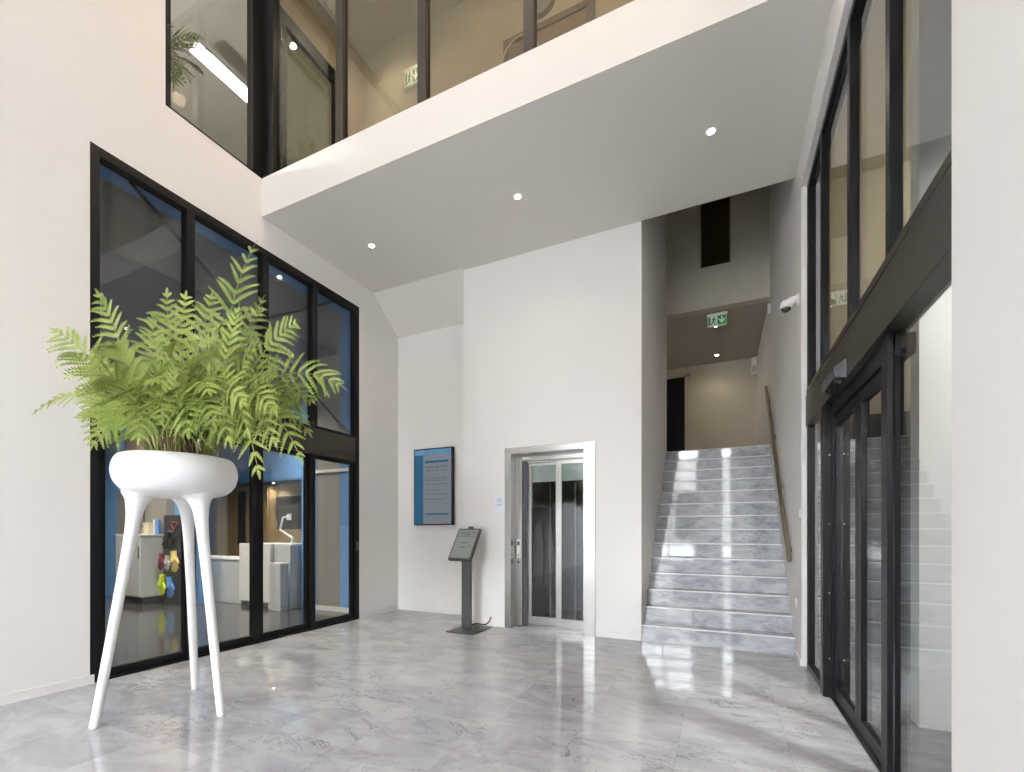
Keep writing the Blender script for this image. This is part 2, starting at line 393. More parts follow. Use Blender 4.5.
# room behind the reception window
struct(MB().box(-12.5, XL-0.1, -1.5, 7.2, -0.12, -0.002), 'floor_reception', 'offfloor')
struct(MB().box(-12.5, -5.2, -1.5, 7.2, 3.84, 4.0), 'ceiling_reception', 'slate')
struct(MB().box(-5.3, -5.2, -1.5, 5.05, 4.0, 4.5).box(-5.22, -5.195, -1.5, 5.05, 3.84, 4.46), 'wall_bulkhead', 'conc')
struct(MB().box(-5.3, XL-0.12, -1.5, 5.3, 4.46, 4.58), 'ceiling_window_slot', 'blue')
w = MB()
w.box(-5.93, -5.62, 5.05, 5.3, 0, 4.46); w.box(-5.13, XL-0.12, 5.05, 5.3, 0, 4.46)
struct(w, 'wall_reception_near', 'blue')
struct(MB().box(-5.62, -5.13, 5.06, 5.3, 0, 4.46), 'wall_grey_panel', 'greywall')
struct(MB().box(-5.62, XL-0.12, 5.035, 5.05, 0.0, 0.07).box(-5.62, XL-0.12, 5.03, 5.05, 2.08, 2.125), 'trim_2', 'skirt')
w = MB()
w.box(-12.5, -10.45, 6.6, 6.75, 0, 3.84); w.box(-10.45, -5.6, 6.6, 6.75, 2.25, 3.84)
struct(w, 'wall_reception_back', 'blue')
struct(MB().box(-10.45, -5.6, 7.1, 7.2, 0, 2.25).box(-10.55, -10.45, 6.6, 7.2, 0, 2.25), 'wall_reception_niche', 'tan')
struct(MB().box(-10.45, -5.6, 6.6, 7.2, 2.25, 2.3), 'ceiling_reception_niche', 'blue')
struct(MB().box(-5.95, -5.6, 5.3, 7.2, 0, 3.84), 'wall_reception_right', 'blue')
struct(MB().box(-9.95, -8.45, 4.5, 4.62, 0, 1.94), 'wall_hook_panel', 'greywall')
struct(MB().box(-9.95, -7.9, 4.62, 4.7, 1.94, 3.84), 'wall_partition_upper', 'tan')
struct(MB().box(-8.45, -7.75, 4.62, 4.7, 0, 1.94), 'wall_partition_blue', 'blue')
struct(MB().box(-11.6, -9.95, 4.5, 4.75, 0, 3.84), 'wall_partition_left', 'blue')
struct(MB().box(-12.6, -12.5, -1.5, 7.2, -0.1, 4.0).box(-12.5, XL-0.12, -1.6, -1.5, -0.1, 4.6), 'wall_reception_far', 'greywall')
# office upstairs, left
struct(MB().box(-9.0, XL-0.12, 1.0, 6.2, 4.6, 4.75), 'floor_office', 'conc')
struct(MB().box(-9.0, -4.4, 1.0, 6.2, 7.52, 7.58), 'ceiling_office', 'conc')
struct(MB().box(-9.1, -9.0, 1.0, 6.2, 4.6, 7.58).box(-9.0, XL-0.12, 6.2, 6.3, 4.6, 7.58).box(-9.0, XL-0.12, 0.9, 1.0, 4.6, 7.58).box(-4.62, -4.44, 4.78, 6.2, 4.75, 7.58), 'wall_office', 'conc')
struct(MB().box(-9.0, -4.62, 6.17, 6.2, 4.75, 7.02), 'wall_office_panel', 'tan')
struct(MB().box(-9.0, -4.62, 6.15, 6.2, 7.02, 7.06), 'trim_4', 'dark')
# vestibule behind the sliding doors
struct(MB().box(XR+0.12, 3.4, -0.2, 5.4, -0.12, -0.001), 'floor_vestibule', 'offfloor')
struct(MB().box(XR+0.16, 3.4, -0.2, 5.4, 4.6, 4.7), 'ceiling_vestibule', 'beige')
struct(MB().box(1.1, 3.4, 3.56, 3.7, 0, 4.6), 'wall_vestibule_end', 'wall')
struct(MB().box(3.4, 3.5, -0.2, 5.4, -0.1, 4.7).box(XR+0.16, 3.4, -0.3, -0.2, -0.1, 4.7), 'wall_vestibule', 'beige')
struct(MB().box(XR+0.16, 3.4, 5.3, 5.4, -0.1, 2.3), 'wall_vestibule_far', 'dark')
struct(MB().box(XR+0.16, 3.4, 5.3, 5.4, 2.3, 4.7), 'wall_vestibule_far_upper', 'beige')
struct(MB().box(-30, 30, -40, YF-0.2, -0.2, -0.06), 'ground', 'outside')

struct(MB().box(-40, 12, -30, -26, -0.2, 7.5), 'wall_street_building', 'conc')
struct(MB().box(-3.4, -1.2, -26.1, -26, 0.5, 4.5).box(2, 5, -26.1, -26, 0.5, 6).box(-12, -7, -26.1, -26, 0.5, 6), 'window_7', 'lens')
# street front behind the camera: glazed, lets the daylight in
w = MB()
w.box(XL-0.12, -3.8, YF-0.2, YF, 0, HC); w.box(0.4, XR+0.2, YF-0.2, YF, 0, HC); w.box(-0.9, 0.0, YF-0.2, YF, 0, HC); w.box(-3.8, -0.9, YF-0.2, YF, 4.9, HC); w.box(0.0, 0.4, YF-0.2, YF, 4.9, HC)
struct(w, 'wall_front', 'wall')
w = MB()
for x in (-3.8, -2.85, -1.9, -0.96, 0.0, 0.34): w.box(x, x+0.06, YF-0.14, YF-0.06, 0, 4.9)
for z in (0.0, 2.4, 4.82): w.box(-3.8, -0.9, YF-0.14, YF-0.06, z, z+0.08).box(0.0, 0.4, YF-0.14, YF-0.06, z, z+0.08)
struct(w, 'window_5', 'black')

# ------------------------------------------------------------------ left window (reception): frame, mullions, panes
XW = XL + 0.004
frame = MB()
frame.box(XL-0.09, XW, 1.852, 1.915, 0.0, 4.262)
frame.box(XL-0.09, XW, 4.70, 4.77, 0.0, 4.262)
frame.box(XL-0.09, XW, 1.915, 4.70, 4.185, 4.262)
w1 = struct(frame, 'window_1', 'black', bevel=0.004)
MB().box(XL-0.09, XW-0.005, 1.915, 4.70, 2.14, 2.45).build('transom_panel', 'bronze', w1, bevel=0.004)
MB().box(XL-0.09, XW-0.003, 1.915, 4.70, 2.45, 2.49).build('transom_rail', 'black', w1)
ys = [2.60, 3.37, 4.03]
for y in ys:
    MB().box(XL-0.09, XW-0.002, y-0.036, y+0.036, 2.49, 4.185).build('mullion', 'black', w1, bevel=0.004)
edges = [1.915] + ys + [4.70]
for a, b in zip(edges, edges[1:]):
    a2 = a + (0.036 if a != 1.915 else 0); b2 = b - (0.036 if b != 4.70 else 0)
    MB().box(XL-0.07, XL-0.055, a2, b2, 2.49, 4.185).build('pane', 'glass', w1)
# sliding leaves below
low = [(1.915, 2.60), (2.60, 3.30), (3.30, 3.99), (3.99, 4.70)]
for i, (a, b) in enumerate(low):
    dx = -0.012 if i in (1, 2) else 0.0
    f = MB()
    x0, x1 = XL-0.075+dx, XL-0.02+dx
    st = 0.062 if i in (1, 2) else 0.045
    f.box(x0, x1, a, a+st, 0.02, 2.14); f.box(x0, x1, b-st, b, 0.02, 2.14)
    f.box(x0, x1, a+st, b-st, 0.02, 0.085); f.box(x0, x1, a+st, b-st, 2.09, 2.14)
    lf = f.build('door_leaf' if i in (1, 2) else 'side_light', 'black', w1, bevel=0.003)
    MB().box((x0+x1)/2-0.006, (x0+x1)/2+0.006, a+st, b-st, 0.085, 2.09).build('pane', 'glass', lf)
for y in (2.60, 3.99):
    MB().box(XL-0.09, XW+0.012, y-0.03, y+0.03, 0.0, 2.14).build('post', 'black', w1, bevel=0.004)
MB().box(XL-0.09, XW, 1.915, 4.70, 0.0, 0.02).build('threshold', 'black', w1)
MB().box(XW, XW+0.022, 4.715, 4.745, 0.93, 1.06).build('push_switch', 'dark', w1, bevel=0.003)

# ------------------------------------------------------------------ right glazing with the sliding entrance doors
GX = 0.69
f = MB()
f.box(GX, GX+0.09, 4.68, 4.74, 0, 4.255); f.box(GX, GX+0.09, 1.85, 4.68, 4.20, 4.255); f.box(GX, GX+0.09, 1.85, 1.90, 0, 4.255)
w2 = struct(f, 'window_2', 'black', bevel=0.003)
b = MB()
b.box(GX-0.015, GX+0.09, 1.90, 4.70, 2.115, 2.385); b.box(GX+0.01, GX+0.09, 1.90, 4.70, 2.385, 2.40); b.box(GX-0.01, GX+0.09, 1.90, 4.70, 2.40, 2.445)
MB_b = b.build('transom_beam', 'bronze', w2, bevel=0.003)
for y in (4.12, 3.30, 2.60):
    MB().box(GX, GX+0.05, y-0.03, y+0.03, 2.445, 4.20).build('mullion', 'black', w2, bevel=0.003)
ed = [4.68, 4.12, 3.30, 2.60, 1.90]
for a, c in zip(ed, ed[1:]):
    MB().box(GX+0.03, GX+0.042, c+(0.03 if c != 1.90 else 0), a-(0.03 if a != 4.68 else 0), 2.445, 4.20).build('pane', 'glass', w2)
sl = MB().box(GX-0.005, GX+0.06, 4.03, 4.68, 0, 0.05).box(GX-0.005, GX+0.06, 4.03, 4.07, 0.05, 2.115).box(GX-0.005, GX+0.06, 4.64, 4.68, 0.05, 2.115).build('side_light', 'black', w2, bevel=0.003)
MB().box(GX+0.02, GX+0.032, 4.07, 4.64, 0.05, 2.115).build('pane', 'glass', sl)
po = MB().box(GX-0.018, GX+0.05, 3.93, 4.03, 0, 2.115).build('pocket_post', 'black', w2, bevel=0.002)
for z in (0.28, 0.75, 1.25, 1.75):
    MB().cyl((GX+0.02, 3.932, z), (GX+0.02, 3.926, z), 0.006, seg=10).build('screw', 'steel', po)
MB().box(GX+0.03, GX+0.12, 2.66, 3.93, 2.02, 2.115).box(GX+0.03, GX+0.05, 3.9, 3.93, 0, 2.02).build('door_header', 'black', w2)
MB().box(GX+0.022, GX+0.14, 2.66, 3.93, 0.0, 0.012).build('threshold', 'steel', w2)
d = struct(MB().box(GX+0.048, GX+0.09, 3.31, 3.37, 0.012, 2.02).box(GX+0.048, GX+0.09, 3.87, 3.91, 0.012, 2.02)
           .box(GX+0.048, GX+0.09, 3.37, 3.87, 0.012, 0.10).box(GX+0.048, GX+0.09, 3.37, 3.87, 1.95, 2.02), 'door_2', 'black', bevel=0.003)
MB().box(GX+0.063, GX+0.075, 3.37, 3.87, 0.10, 1.95).build('pane', 'glass', d)
d = struct(MB().box(GX+0.048, GX+0.09, 2.70, 2.76, 0.012, 2.02).box(GX+0.048, GX+0.09, 3.24, 3.305, 0.012, 2.02)
           .box(GX+0.048, GX+0.09, 2.76, 3.24, 0.012, 0.10).box(GX+0.048, GX+0.09, 2.76, 3.24, 1.95, 2.02), 'door_3', 'black', bevel=0.003)
MB().box(GX+0.063, GX+0.075, 2.76, 3.24, 0.10, 1.95).build('pane', 'glass', d)
MB().box(GX+0.005, GX+0.028, 2.62, 2.71, 0.0, 2.115).build('post', 'black', w2, bevel=0.003)
MB().box(GX+0.03, GX+0.042, 1.90, 2.70, 0.0, 2.115).build('pane', 'glass', w2)
MB().box(GX+0.012, GX+0.03, 1.90, 1.925, 0.82, 0.98).build('lock_plate', 'dark', w2, bevel=0.003)

# ------------------------------------------------------------------ gallery glazing (front) and office window (upstairs left)
f = MB()
f.box(XL+0.0, XL+0.17, SL0+0.005, SL0+0.085, PAR, 7.5)
f.box(XL+0.17, XR, SL0+0.02, SL0+0.08, 7.4, 7.5)
f.box(XL+0.17, XR, SL0+0.02, SL0+0.08, PAR, PAR+0.015)
w3 = struct(f, 'window_3', 'black', bevel=0.003)
gm = [-3.40, -2.42, -1.39, -0.38]
for x in gm:
    MB().box(x-0.045, x+0.045, SL0+0.01, SL0+0.085, PAR, 7.4).build('mullion', 'bronze', w3, bevel=0.003)
ex = [XL+0.17] + gm + [XR]
for a, b in zip(ex, ex[1:]):
    MB().box(a+(0.045 if a != XL+0.17 else 0), b-(0.045 if b != XR else 0), SL0+0.045, SL0+0.057, PAR+0.015, 7.4).build('pane', 'gglass', w3)
f = MB()
f.box(XL-0.09, XL-0.0, 2.385, 2.43, PAR, 7.5); f.box(XL-0.09, XL-0.0, 2.43, SL0+0.02, PAR, PAR+0.02)
f.box(XL-0.09, XL-0.0, 2.43, SL0+0.02, 7.42, 7.5); f.box(XL-0.10, XL-0.0, 3.22, 3.40, PAR, 7.5)
w6 = struct(f, 'window_6', 'black', bevel=0.003)
MB().box(XL-0.05, XL-0.038, 2.43, 3.22, PAR+0.02, 7.42).build('pane', 'glass', w6)
# glazed office door on the gallery
f = MB()
f.box(-4.42, -4.36, 3.40, 3.52, 4.75, 6.93); f.box(-4.42, -4.36, 4.20, 4.28, 4.75, 6.93); f.box(-4.42, -4.36, 3.52, 4.20, 6.78, 6.93)
d4 = struct(f, 'door_4', 'black', bevel=0.003)
MB().box(-4.395, -4.383, 3.52, 4.20, 4.75, 6.78).build('pane', 'gryglass', d4)
for z in (5.15, 5.85, 6.55):
    MB().cyl((-4.353, 3.44, z), (-4.353, 3.44, z+0.14), 0.009, seg=10).build('hinge', 'steel', d4)
struct(MB().box(-4.44, -4.36, 3.40, 4.28, 6.93, 7.5), 'trim_3', 'beige')

# ------------------------------------------------------------------ staircase
st = thing('staircase', 'straight flight of grey veined marble steps rising to the upper landing', 'staircase', (-0.07, 5.11, 0))
R_, T_ = 0.175, 0.188
for k in range(14):
    y0 = 5.112 + k*T_; y1 = y0 + T_ + (0.02 if k < 13 else 0.12)
    s = MB().box(-0.788, 0.648, y0, y1, 0 if k == 0 else (k*R_-0.02), (k+1)*R_-0.028).build('step', 'stair', st)
    t = MB().box(-0.788, 0.648, y0-0.012, y1, (k+1)*R_-0.028, (k+1)*R_).build('tread', 'stair', st, bevel=0.003)
    MB().box(-0.788, 0.648, y0-0.0135, y0-0.006, (k+1)*R_-0.012, (k+1)*R_+0.0015).build('nosing', 'nosing', t)
hr = thing('handrail', 'slim bronze wall handrail climbing beside the marble stairs', 'handrail', (XR, 5.2, 0.9))
slope = (3.34-0.945)/(7.74-5.22)
MB().tube([(0.61, 5.20, 0.905), (0.61, 5.22, 0.945), (0.61, 6.9, 0.945+slope*1.68), (0.61, 7.74, 3.34), (0.61, 7.80, 3.36)], 0.023, 14).build('rail', 'railm', hr, smooth=True)
for y in (5.36, 6.10, 6.85, 7.55):
    z = 0.945 + slope*(y-5.22)
    MB().tube([(0.61, y, z-0.015), (0.611, y, z-0.05), (0.625, y, z-0.065), (0.648, y, z-0.065)], 0.007, 8).cyl((0.641, y, z-0.065), (0.65, y, z-0.065), 0.025).build('bracket', 'railm', hr, smooth=True)

# ------------------------------------------------------------------ lift
lf = thing('lift_entrance', 'stainless steel lift entrance with two glazed sliding door panels', 'lift door', (-1.87, YB, 0))
f = MB()
f.box(LX0, LX0+0.085, YB-0.02, YB+0.30, 0, LZ); f.box(LX1-0.14, LX1, YB-0.02, YB+0.16, 0, LZ); f.box(LX1-0.08, LX1, YB+0.16, YB+0.30, 0, LZ)
f.box(LX0+0.085, LX1-0.14, YB-0.02, YB+0.30, LZ-0.08, LZ)
f.build('door_surround', 'steel', lf, bevel=0.004)
x0, x1 = LX0+0.085, LX1-0.14
MB().box(x0, x0+0.09, YB+0.12, YB+0.17, 0, LZ-0.08).build('control_jamb', 'steel', lf, bevel=0.003)
MB().box(x0+0.09, x1, YB+0.12, YB+0.17, LZ-0.155, LZ-0.08).build('door_header', 'steel', lf, bevel=0.003)
MB().box(x0+0.09, x0+0.13, YB+0.16, YB+0.22, 0, LZ-0.155).build('door_slot', 'dark', lf)
cp = MB().box(x0+0.022, x0+0.068, YB+0.112, YB+0.122, 0.86, 1.10).build('call_panel', 'plastic', lf, bevel=0.002)
MB().cyl((x0+0.045, YB+0.113, 0.90), (x0+0.045, YB+0.106, 0.90), 0.013).build('call_button', 'steel', cp)
MB().box(x0+0.028, x0+0.062, YB+0.108, YB+0.113, 1.02, 1.07).build('floor_display', 'screen', cp)
MB().cyl((x0+0.045, YB+0.123, 0.81), (x0+0.045, YB+0.114, 0.81), 0.019).build('key_switch', 'dark', lf)
MB().box(x0+0.10, x0+0.20, YB+0.1165, YB+0.1215, LZ-0.13, LZ-0.105).build('rating_plate', 'plastic', lf)
xd0, xd1 = x0+0.125, x1+0.05
xm = (xd0+xd1)/2
for a, b, yy in ((xd0, xm+0.02, YB+0.205), (xm-0.012, xd1, YB+0.172)):
    f = MB(); zt = LZ-0.16
    f.box(a, a+0.06, yy, yy+0.03, 0.02, zt); f.box(b-0.06, b, yy, yy+0.03, 0.02, zt)
    f.box(a+0.06, b-0.06, yy, yy+0.03, 0.02, 0.13); f.box(a+0.06, b-0.06, yy, yy+0.03, zt-0.05, zt)
    p = f.build('door_panel', 'steel', lf, bevel=0.002)
    MB().box(a+0.06, b-0.06, yy+0.01, yy+0.02, 0.13, zt-0.05).build('pane', 'dglass', p)
MB().box(x0, x1, YB+0.12, YB+0.33, 0.0, 0.018).build('sill', 'steel', lf)
# cabin behind the glass doors
cb = MB()
cx0, cx1, cy0, cy1 = -2.30, -1.18, YB+0.32, YB+1.5
cb.box(cx0-0.05, cx0, cy0, cy1, 0.0, 2.2); cb.box(cx1, cx1+0.05, cy0, cy1, 0.0, 2.2); cb.box(cx0, cx1, cy1, cy1+0.05, 0, 2.2)
cb.box(cx0-0.05, cx1+0.05, cy0, cy1+0.05, 2.2, 2.25); cb.box(cx0-0.05, cx1+0.05, cy0, cy1+0.05, -0.02, 0.0)
cb.build('cabin', 'cabin', lf)
MB().box(cx0+0.02, cx1-0.02, cy0+0.02, cy0+0.05, 1.83, 2.19).build('cabin_header', 'liftpanel', lf)
MB().box(-1.66, -1.64, cy0+0.05, cy0+0.1, 0.1, 1.8).box(-1.99, -1.975, cy0+0.05, cy0+0.1, 0.1, 1.8).build('cabin_trim', 'steel', lf)
MB().tube([(-1.60, cy0+0.9, 0.9), (-1.25, cy0+0.9, 0.9)], 0.02).tube([(-1.55, cy0+0.9, 0.9), (-1.55, cy0+1.17, 0.9)], 0.012).build('cabin_handrail', 'steel', lf, smooth=True)

# ------------------------------------------------------------------ kiosk
kx, ky = -2.79, 4.80
k = thing('pedestal_display', 'dark grey pedestal with a tilted portrait display between wall screen and lift', 'display stand', (kx, ky, 0))
MB().box(kx-0.175, kx+0.205, ky-0.24, ky+0.22, 0, 0.012).build('base_plate', 'dark', k, bevel=0.003)
MB().box(kx-0.085, kx+0.03, ky-0.03, ky+0.03, 0.012, 1.0).build('column', 'dark', k, bevel=0.004)
tilt = math.radians(35)
H = Matrix.Translation((kx-0.03, ky-0.035, 1.035)) @ Matrix.Rotation(-tilt, 4, 'X')
hd = MB().box(-0.155, 0.155, -0.022, 0.022, -0.225, 0.225, H).build('screen_housing', 'dark', k, bevel=0.005)
MB().box(-0.135, 0.135, -0.026, -0.021, -0.205, 0.205, H).build('display_face', 'epaper', hd)
def pline(z, a, b, m_, hd_):
    pr = MB(); xs = [a]
    while xs[-1] < b: xs.append(xs[-1]+0.006+0.008*random.random())
    # one ragged line of small print, drawn as a continuous strip
    top = [(x, z+0.002+0.005*random.random()) for x in xs]; bot = [(x, z-0.004-0.002*random.random()) for x in xs]
    A = [pr.bm.verts.new(H @ Vector((x, -0.0275, q))) for x, q in top]; B = [pr.bm.verts.new(H @ Vector((x, -0.0275, q))) for x, q in bot]
    A2 = [pr.bm.verts.new(H @ Vector((x, -0.0255, q))) for x, q in top]; B2 = [pr.bm.verts.new(H @ Vector((x, -0.0255, q))) for x, q in bot]
    n = len(xs)
    for i in range(n-1):
        for q in ((A[i], A[i+1], B[i+1], B[i]), (A2[i+1], A2[i], B2[i], B2[i+1]), (A[i+1], A[i], A2[i], A2[i+1]), (B[i], B[i+1], B2[i+1], B2[i])): pr.bm.faces.new(q)
    pr.bm.faces.new((A[0], B[0], B2[0], A2[0])); pr.bm.faces.new((A[-1], A2[-1], B2[-1], B[-1]))
    pr.build('print_line', m_, hd_)
for z, a, b in ((0.155, -0.10, -0.03), (0.155, -0.01, 0.03), (0.155, 0.06, 0.11), (0.128, -0.05, 0.03), (0.01, -0.045, 0.04), (-0.055, -0.05, 0.04)): pline(z, a, b, 'epink', hd)
MB().box(-0.13, 0.13, -0.0275, -0.0255, 0.098, 0.102, H).build('ruled_line', 'epink', hd)
MB().box(-0.032, 0.032, -0.015, 0.02, 0.226, 0.262, H).build('camera_module', 'dark', k, bevel=0.004)
MB().tube([(kx+0.0, ky+0.03, 0.05), (kx+0.05, ky+0.09, 0.06), (kx+0.10, ky+0.13, 0.05), (kx+0.14, ky+0.18, 0.04), (kx+0.16, ky+0.235, 0.07), (kx+0.165, ky+0.27, 0.12)], 0.009, 8).build('power_cable', 'black', k, smooth=True)

# ------------------------------------------------------------------ wall screen
tv = thing('wall_screen', 'tall portrait information screen with blue side stripe on the niche wall', 'screen', (-3.81, YN, 1.29))
tx0, tx1, tz0, tz1, ty = -4.145, -3.475, 1.287, 2.405, YN-0.085
MB().box(tx0, tx1, ty, YN-0.03, tz0, tz1).build('screen_case', 'black', tv, bevel=0.004)
MB().box(tx0+0.2, tx1-0.2, YN-0.03, YN, tz0+0.3, tz1-0.3).build('wall_mount', 'dark', tv)
ix0, ix1, iz0, iz1 = tx0+0.018, tx1-0.018, tz0+0.018, tz1-0.018
sp = MB().box(ix0, ix1, ty-0.002, ty, iz0, iz1).build('display_face', 'tvgrey', tv)
def img(n, m, a, b, c, d_, up=0.0008): MB().box(ix0+(ix1-ix0)*a, ix0+(ix1-ix0)*b, ty-0.002-up, ty-0.002, iz0+(iz1-iz0)*c, iz0+(iz1-iz0)*d_).build(n, m, sp)
img('side_stripe', 'tvblue', 0, 0.245, 0, 0.93)
img('banner_picture', 'tvpic', 0.0, 1.0, 0.93, 1.0)
img('blue_heading_bar', 'tvblue', 0.29, 0.93, 0.82, 0.85)
img('blue_footer_bar', 'tvblue', 0.29, 0.93, 0.12, 0.14)
tx = MB()
wl = [(0.765, 0.03, [(0.30, 0.36), (0.37, 0.40), (0.415, 0.50), (0.52, 0.55), (0.57, 0.66), (0.68, 0.72), (0.74, 0.82), (0.84, 0.90)]),
      (0.715, 0.022, [(0.31, 0.45), (0.50, 0.55), (0.58, 0.66), (0.70, 0.74), (0.77, 0.88)]),
      (0.61, 0.012, [(0.30, 0.90)]), (0.58, 0.012, [(0.30, 0.85)]), (0.53, 0.012, [(0.30, 0.90)]), (0.45, 0.012, [(0.30, 0.7)]), (0.40, 0.012, [(0.30, 0.88)]), (0.33, 0.012, [(0.30, 0.8)])]
for c, hgt, segs in wl:
    for a, b in segs:
        tx.box(ix0+(ix1-ix0)*a, ix0+(ix1-ix0)*b, ty-0.0028, ty-0.002, iz0+(iz1-iz0)*(c-hgt/2), iz0+(iz1-iz0)*(c+hgt/2))
tx.build('display_text', 'tvtext', sp)

# paper notice beside the lift
pn = thing('paper_notice', 'small white printed paper notice taped beside the lift frame', 'notice', (-2.52, YB, 1.44))
pp = MB().box(-2.60, -2.45, YB-0.0025, YB, 1.435, 1.655).build('sheet', 'paper', pn)
for z, a, b, hh in ((1.605, -2.555, -2.485, 0.010), (1.585, -2.56, -2.48, 0.010), (1.565, -2.555, -2.483, 0.010), (1.525, -2.58, -2.475, 0.012), (1.49, -2.57, -2.52, 0.004)):
    MB().box(a, b, YB-0.0032, YB-0.0024, z-hh/2, z+hh/2).build('printed_line', 'ink', pp)

# wall outlets
def outlet(loc, ax, label):
    t = thing('wall_outlet', label, 'outlet', loc)
    x, y, z = loc
    if ax == 'y':
        MB().box(x-0.04, x+0.04, y-0.009, y, z-0.04, z+0.04).build('cover_plate', 'plastic', t, bevel=0.003)
        MB().cyl((x, y-0.0115, z), (x, y-0.008, z), 0.021).build('socket', 'skirt', t)
    else:
        MB().box(x-0.009, x, y-0.04, y+0.04, z-0.04, z+0.04).build('cover_plate', 'plastic', t, bevel=0.003)
        MB().cyl((x-0.0115, y, z), (x-0.008, y, z), 0.021).build('socket', 'skirt', t)
outlet((-3.755, YN, 0.125), 'y', 'small white wall socket low on the niche wall below the screen')
outlet((XR, 5.05, 0.52), 'x', 'small white wall socket beside the foot of the stairs')
outlet((XR, 4.82, 1.36), 'x', 'small white wall switch between the stair rail and the entrance glazing')

# ------------------------------------------------------------------ planter
px_, py_ = -3.308, 1.829
pl = thing('tripod_planter', 'tall white bowl planter standing on three slender splayed legs', 'planter', (px_, py_, 0))
prof = [(0, 1.420), (0.12, 1.420), (0.22, 1.433), (0.285, 1.460), (0.328, 1.510), (0.345, 1.570), (0.342, 1.620), (0.326, 1.665), (0.305, 1.687), (0.287, 1.683), (0.28, 1.645), (0.275, 1.545), (0, 1.545)]
def smoothprof(p, n=4):
    out = []
    for i in range(len(p)-1):
        p0 = p[max(i-1, 0)]; p1 = p[i]; p2 = p[i+1]; p3 = p[min(i+2, len(p)-1)]
        for j in range(n):
            t = j/n
            out.append(tuple(max(0, 0.5*((2*p1[k]) + (-p0[k]+p2[k])*t + (2*p0[k]-5*p1[k]+4*p2[k]-p3[k])*t*t + (-p0[k]+3*p1[k]-3*p2[k]+p3[k])*t**3)) for k in (0, 1)))
    out.append(p[-1]); return out
MB().lathe(smoothprof(prof), (px_, py_, 0), 72).build('bowl', 'planter', pl, smooth=True)
MB().lathe([(0, 1.655), (0.15, 1.66), (0.276, 1.645), (0.276, 1.58), (0, 1.58)], (px_, py_, 0), 48).build('soil', 'soil', pl, smooth=True)
for fx, fy in ((-3.463, 1.445), (-3.617, 2.119), (-2.952, 1.89)):
    d = Vector((fx-px_, fy-py_, 0)); n = d.normalized(); Rf = d.length
    pts, rad = [], []
    for z, rr, off in ((0.0, 0.021, 1.0), (0.012, 0.025, 1.0), (0.35, 0.0265, 0.877), (0.7, 0.028, 0.754), (0.95, 0.030, 0.666), (1.1, 0.032, 0.613), (1.2, 0.035, 0.578), (1.27, 0.039, 0.555), (1.32, 0.044, 0.54), (1.36, 0.052, 0.525), (1.385, 0.060, 0.51), (1.405, 0.071, 0.49), (1.42, 0.086, 0.465), (1.44, 0.108, 0.44), (1.46, 0.124, 0.41), (1.485, 0.115, 0.35)):
        pts.append(Vector((px_, py_, z)) + n*Rf*off); rad.append(rr)
    # rings kept level so the flare blends into the bowl
    m = MB(); seg = 28; rings = []
    for p, r in zip(pts, rad):
        rings.append([m.bm.verts.new((p.x+r*math.cos(2*PI*q/seg), p.y+r*math.sin(2*PI*q/seg), p.z)) for q in range(seg)])
    for a, b in zip(rings, rings[1:]):
        for q in range(seg): m.bm.faces.new((a[q], a[(q+1) % seg], b[(q+1) % seg], b[q]))
    m.bm.faces.new(list(reversed(rings[0]))); m.bm.faces.new(rings[-1])
    o = m.build('leg', 'planter', pl, smooth=True)

# ------------------------------------------------------------------ fern
RV = Vector((0.9084, 0.4182, 0)); FV = Vector((-0.4182, 0.9084, 0))   # across and away directions of the fern's fan
def bez(p0, p1, p2, t): return p0*(1-t)**2 + p1*(2*t*(1-t)) + p2*t*t
def pinna(bm, base, dr, nrm, L, wid, droop, lobes, mi):
    """one leaflet: a curved midrib with toothed lobes down both sides"""
    sd = dr.cross(nrm).normalized()
    def mid(t): return base + dr*(L*t) + Vector((0, 0, -1))*(droop*L*t*t)
    prev = None
    for sgn in (-1, 1):
        ctr = [bm.verts.new(mid(i/lobes)) for i in range(lobes+1)]
        for i in range(lobes):
            t = (i+0.5)/lobes
            wv = wid*(math.sin(PI*min(1, 0.25+0.72*t))**0.6)*(1.0-0.3*t) * (0.85+0.3*random.random())
            c = mid(t)
            o1 = c + sd*sgn*wv + dr*(L/lobes*0.95) + nrm*(wv*0.22)
            o2 = c + sd*sgn*wv*0.82 + dr*(L/lobes*0.28) + nrm*(wv*0.18)
            a = bm.verts.new(o1); b_ = bm.verts.new(o2)
            vs = (ctr[i], b_, a, ctr[i+1]) if sgn > 0 else (ctr[i+1], a, b_, ctr[i])
            f = bm.faces.new(vs); f.material_index = mi
    tip0 = mid(1.0); tp = bm.verts.new(mid(1.0)+dr*L*0.05)
    a = bm.verts.new(mid(1-0.5/lobes)+sd*wid*0.3); b_ = bm.verts.new(mid(1-0.5/lobes)-sd*wid*0.3)
    bm.faces.new((a, tp, b_)).material_index = mi
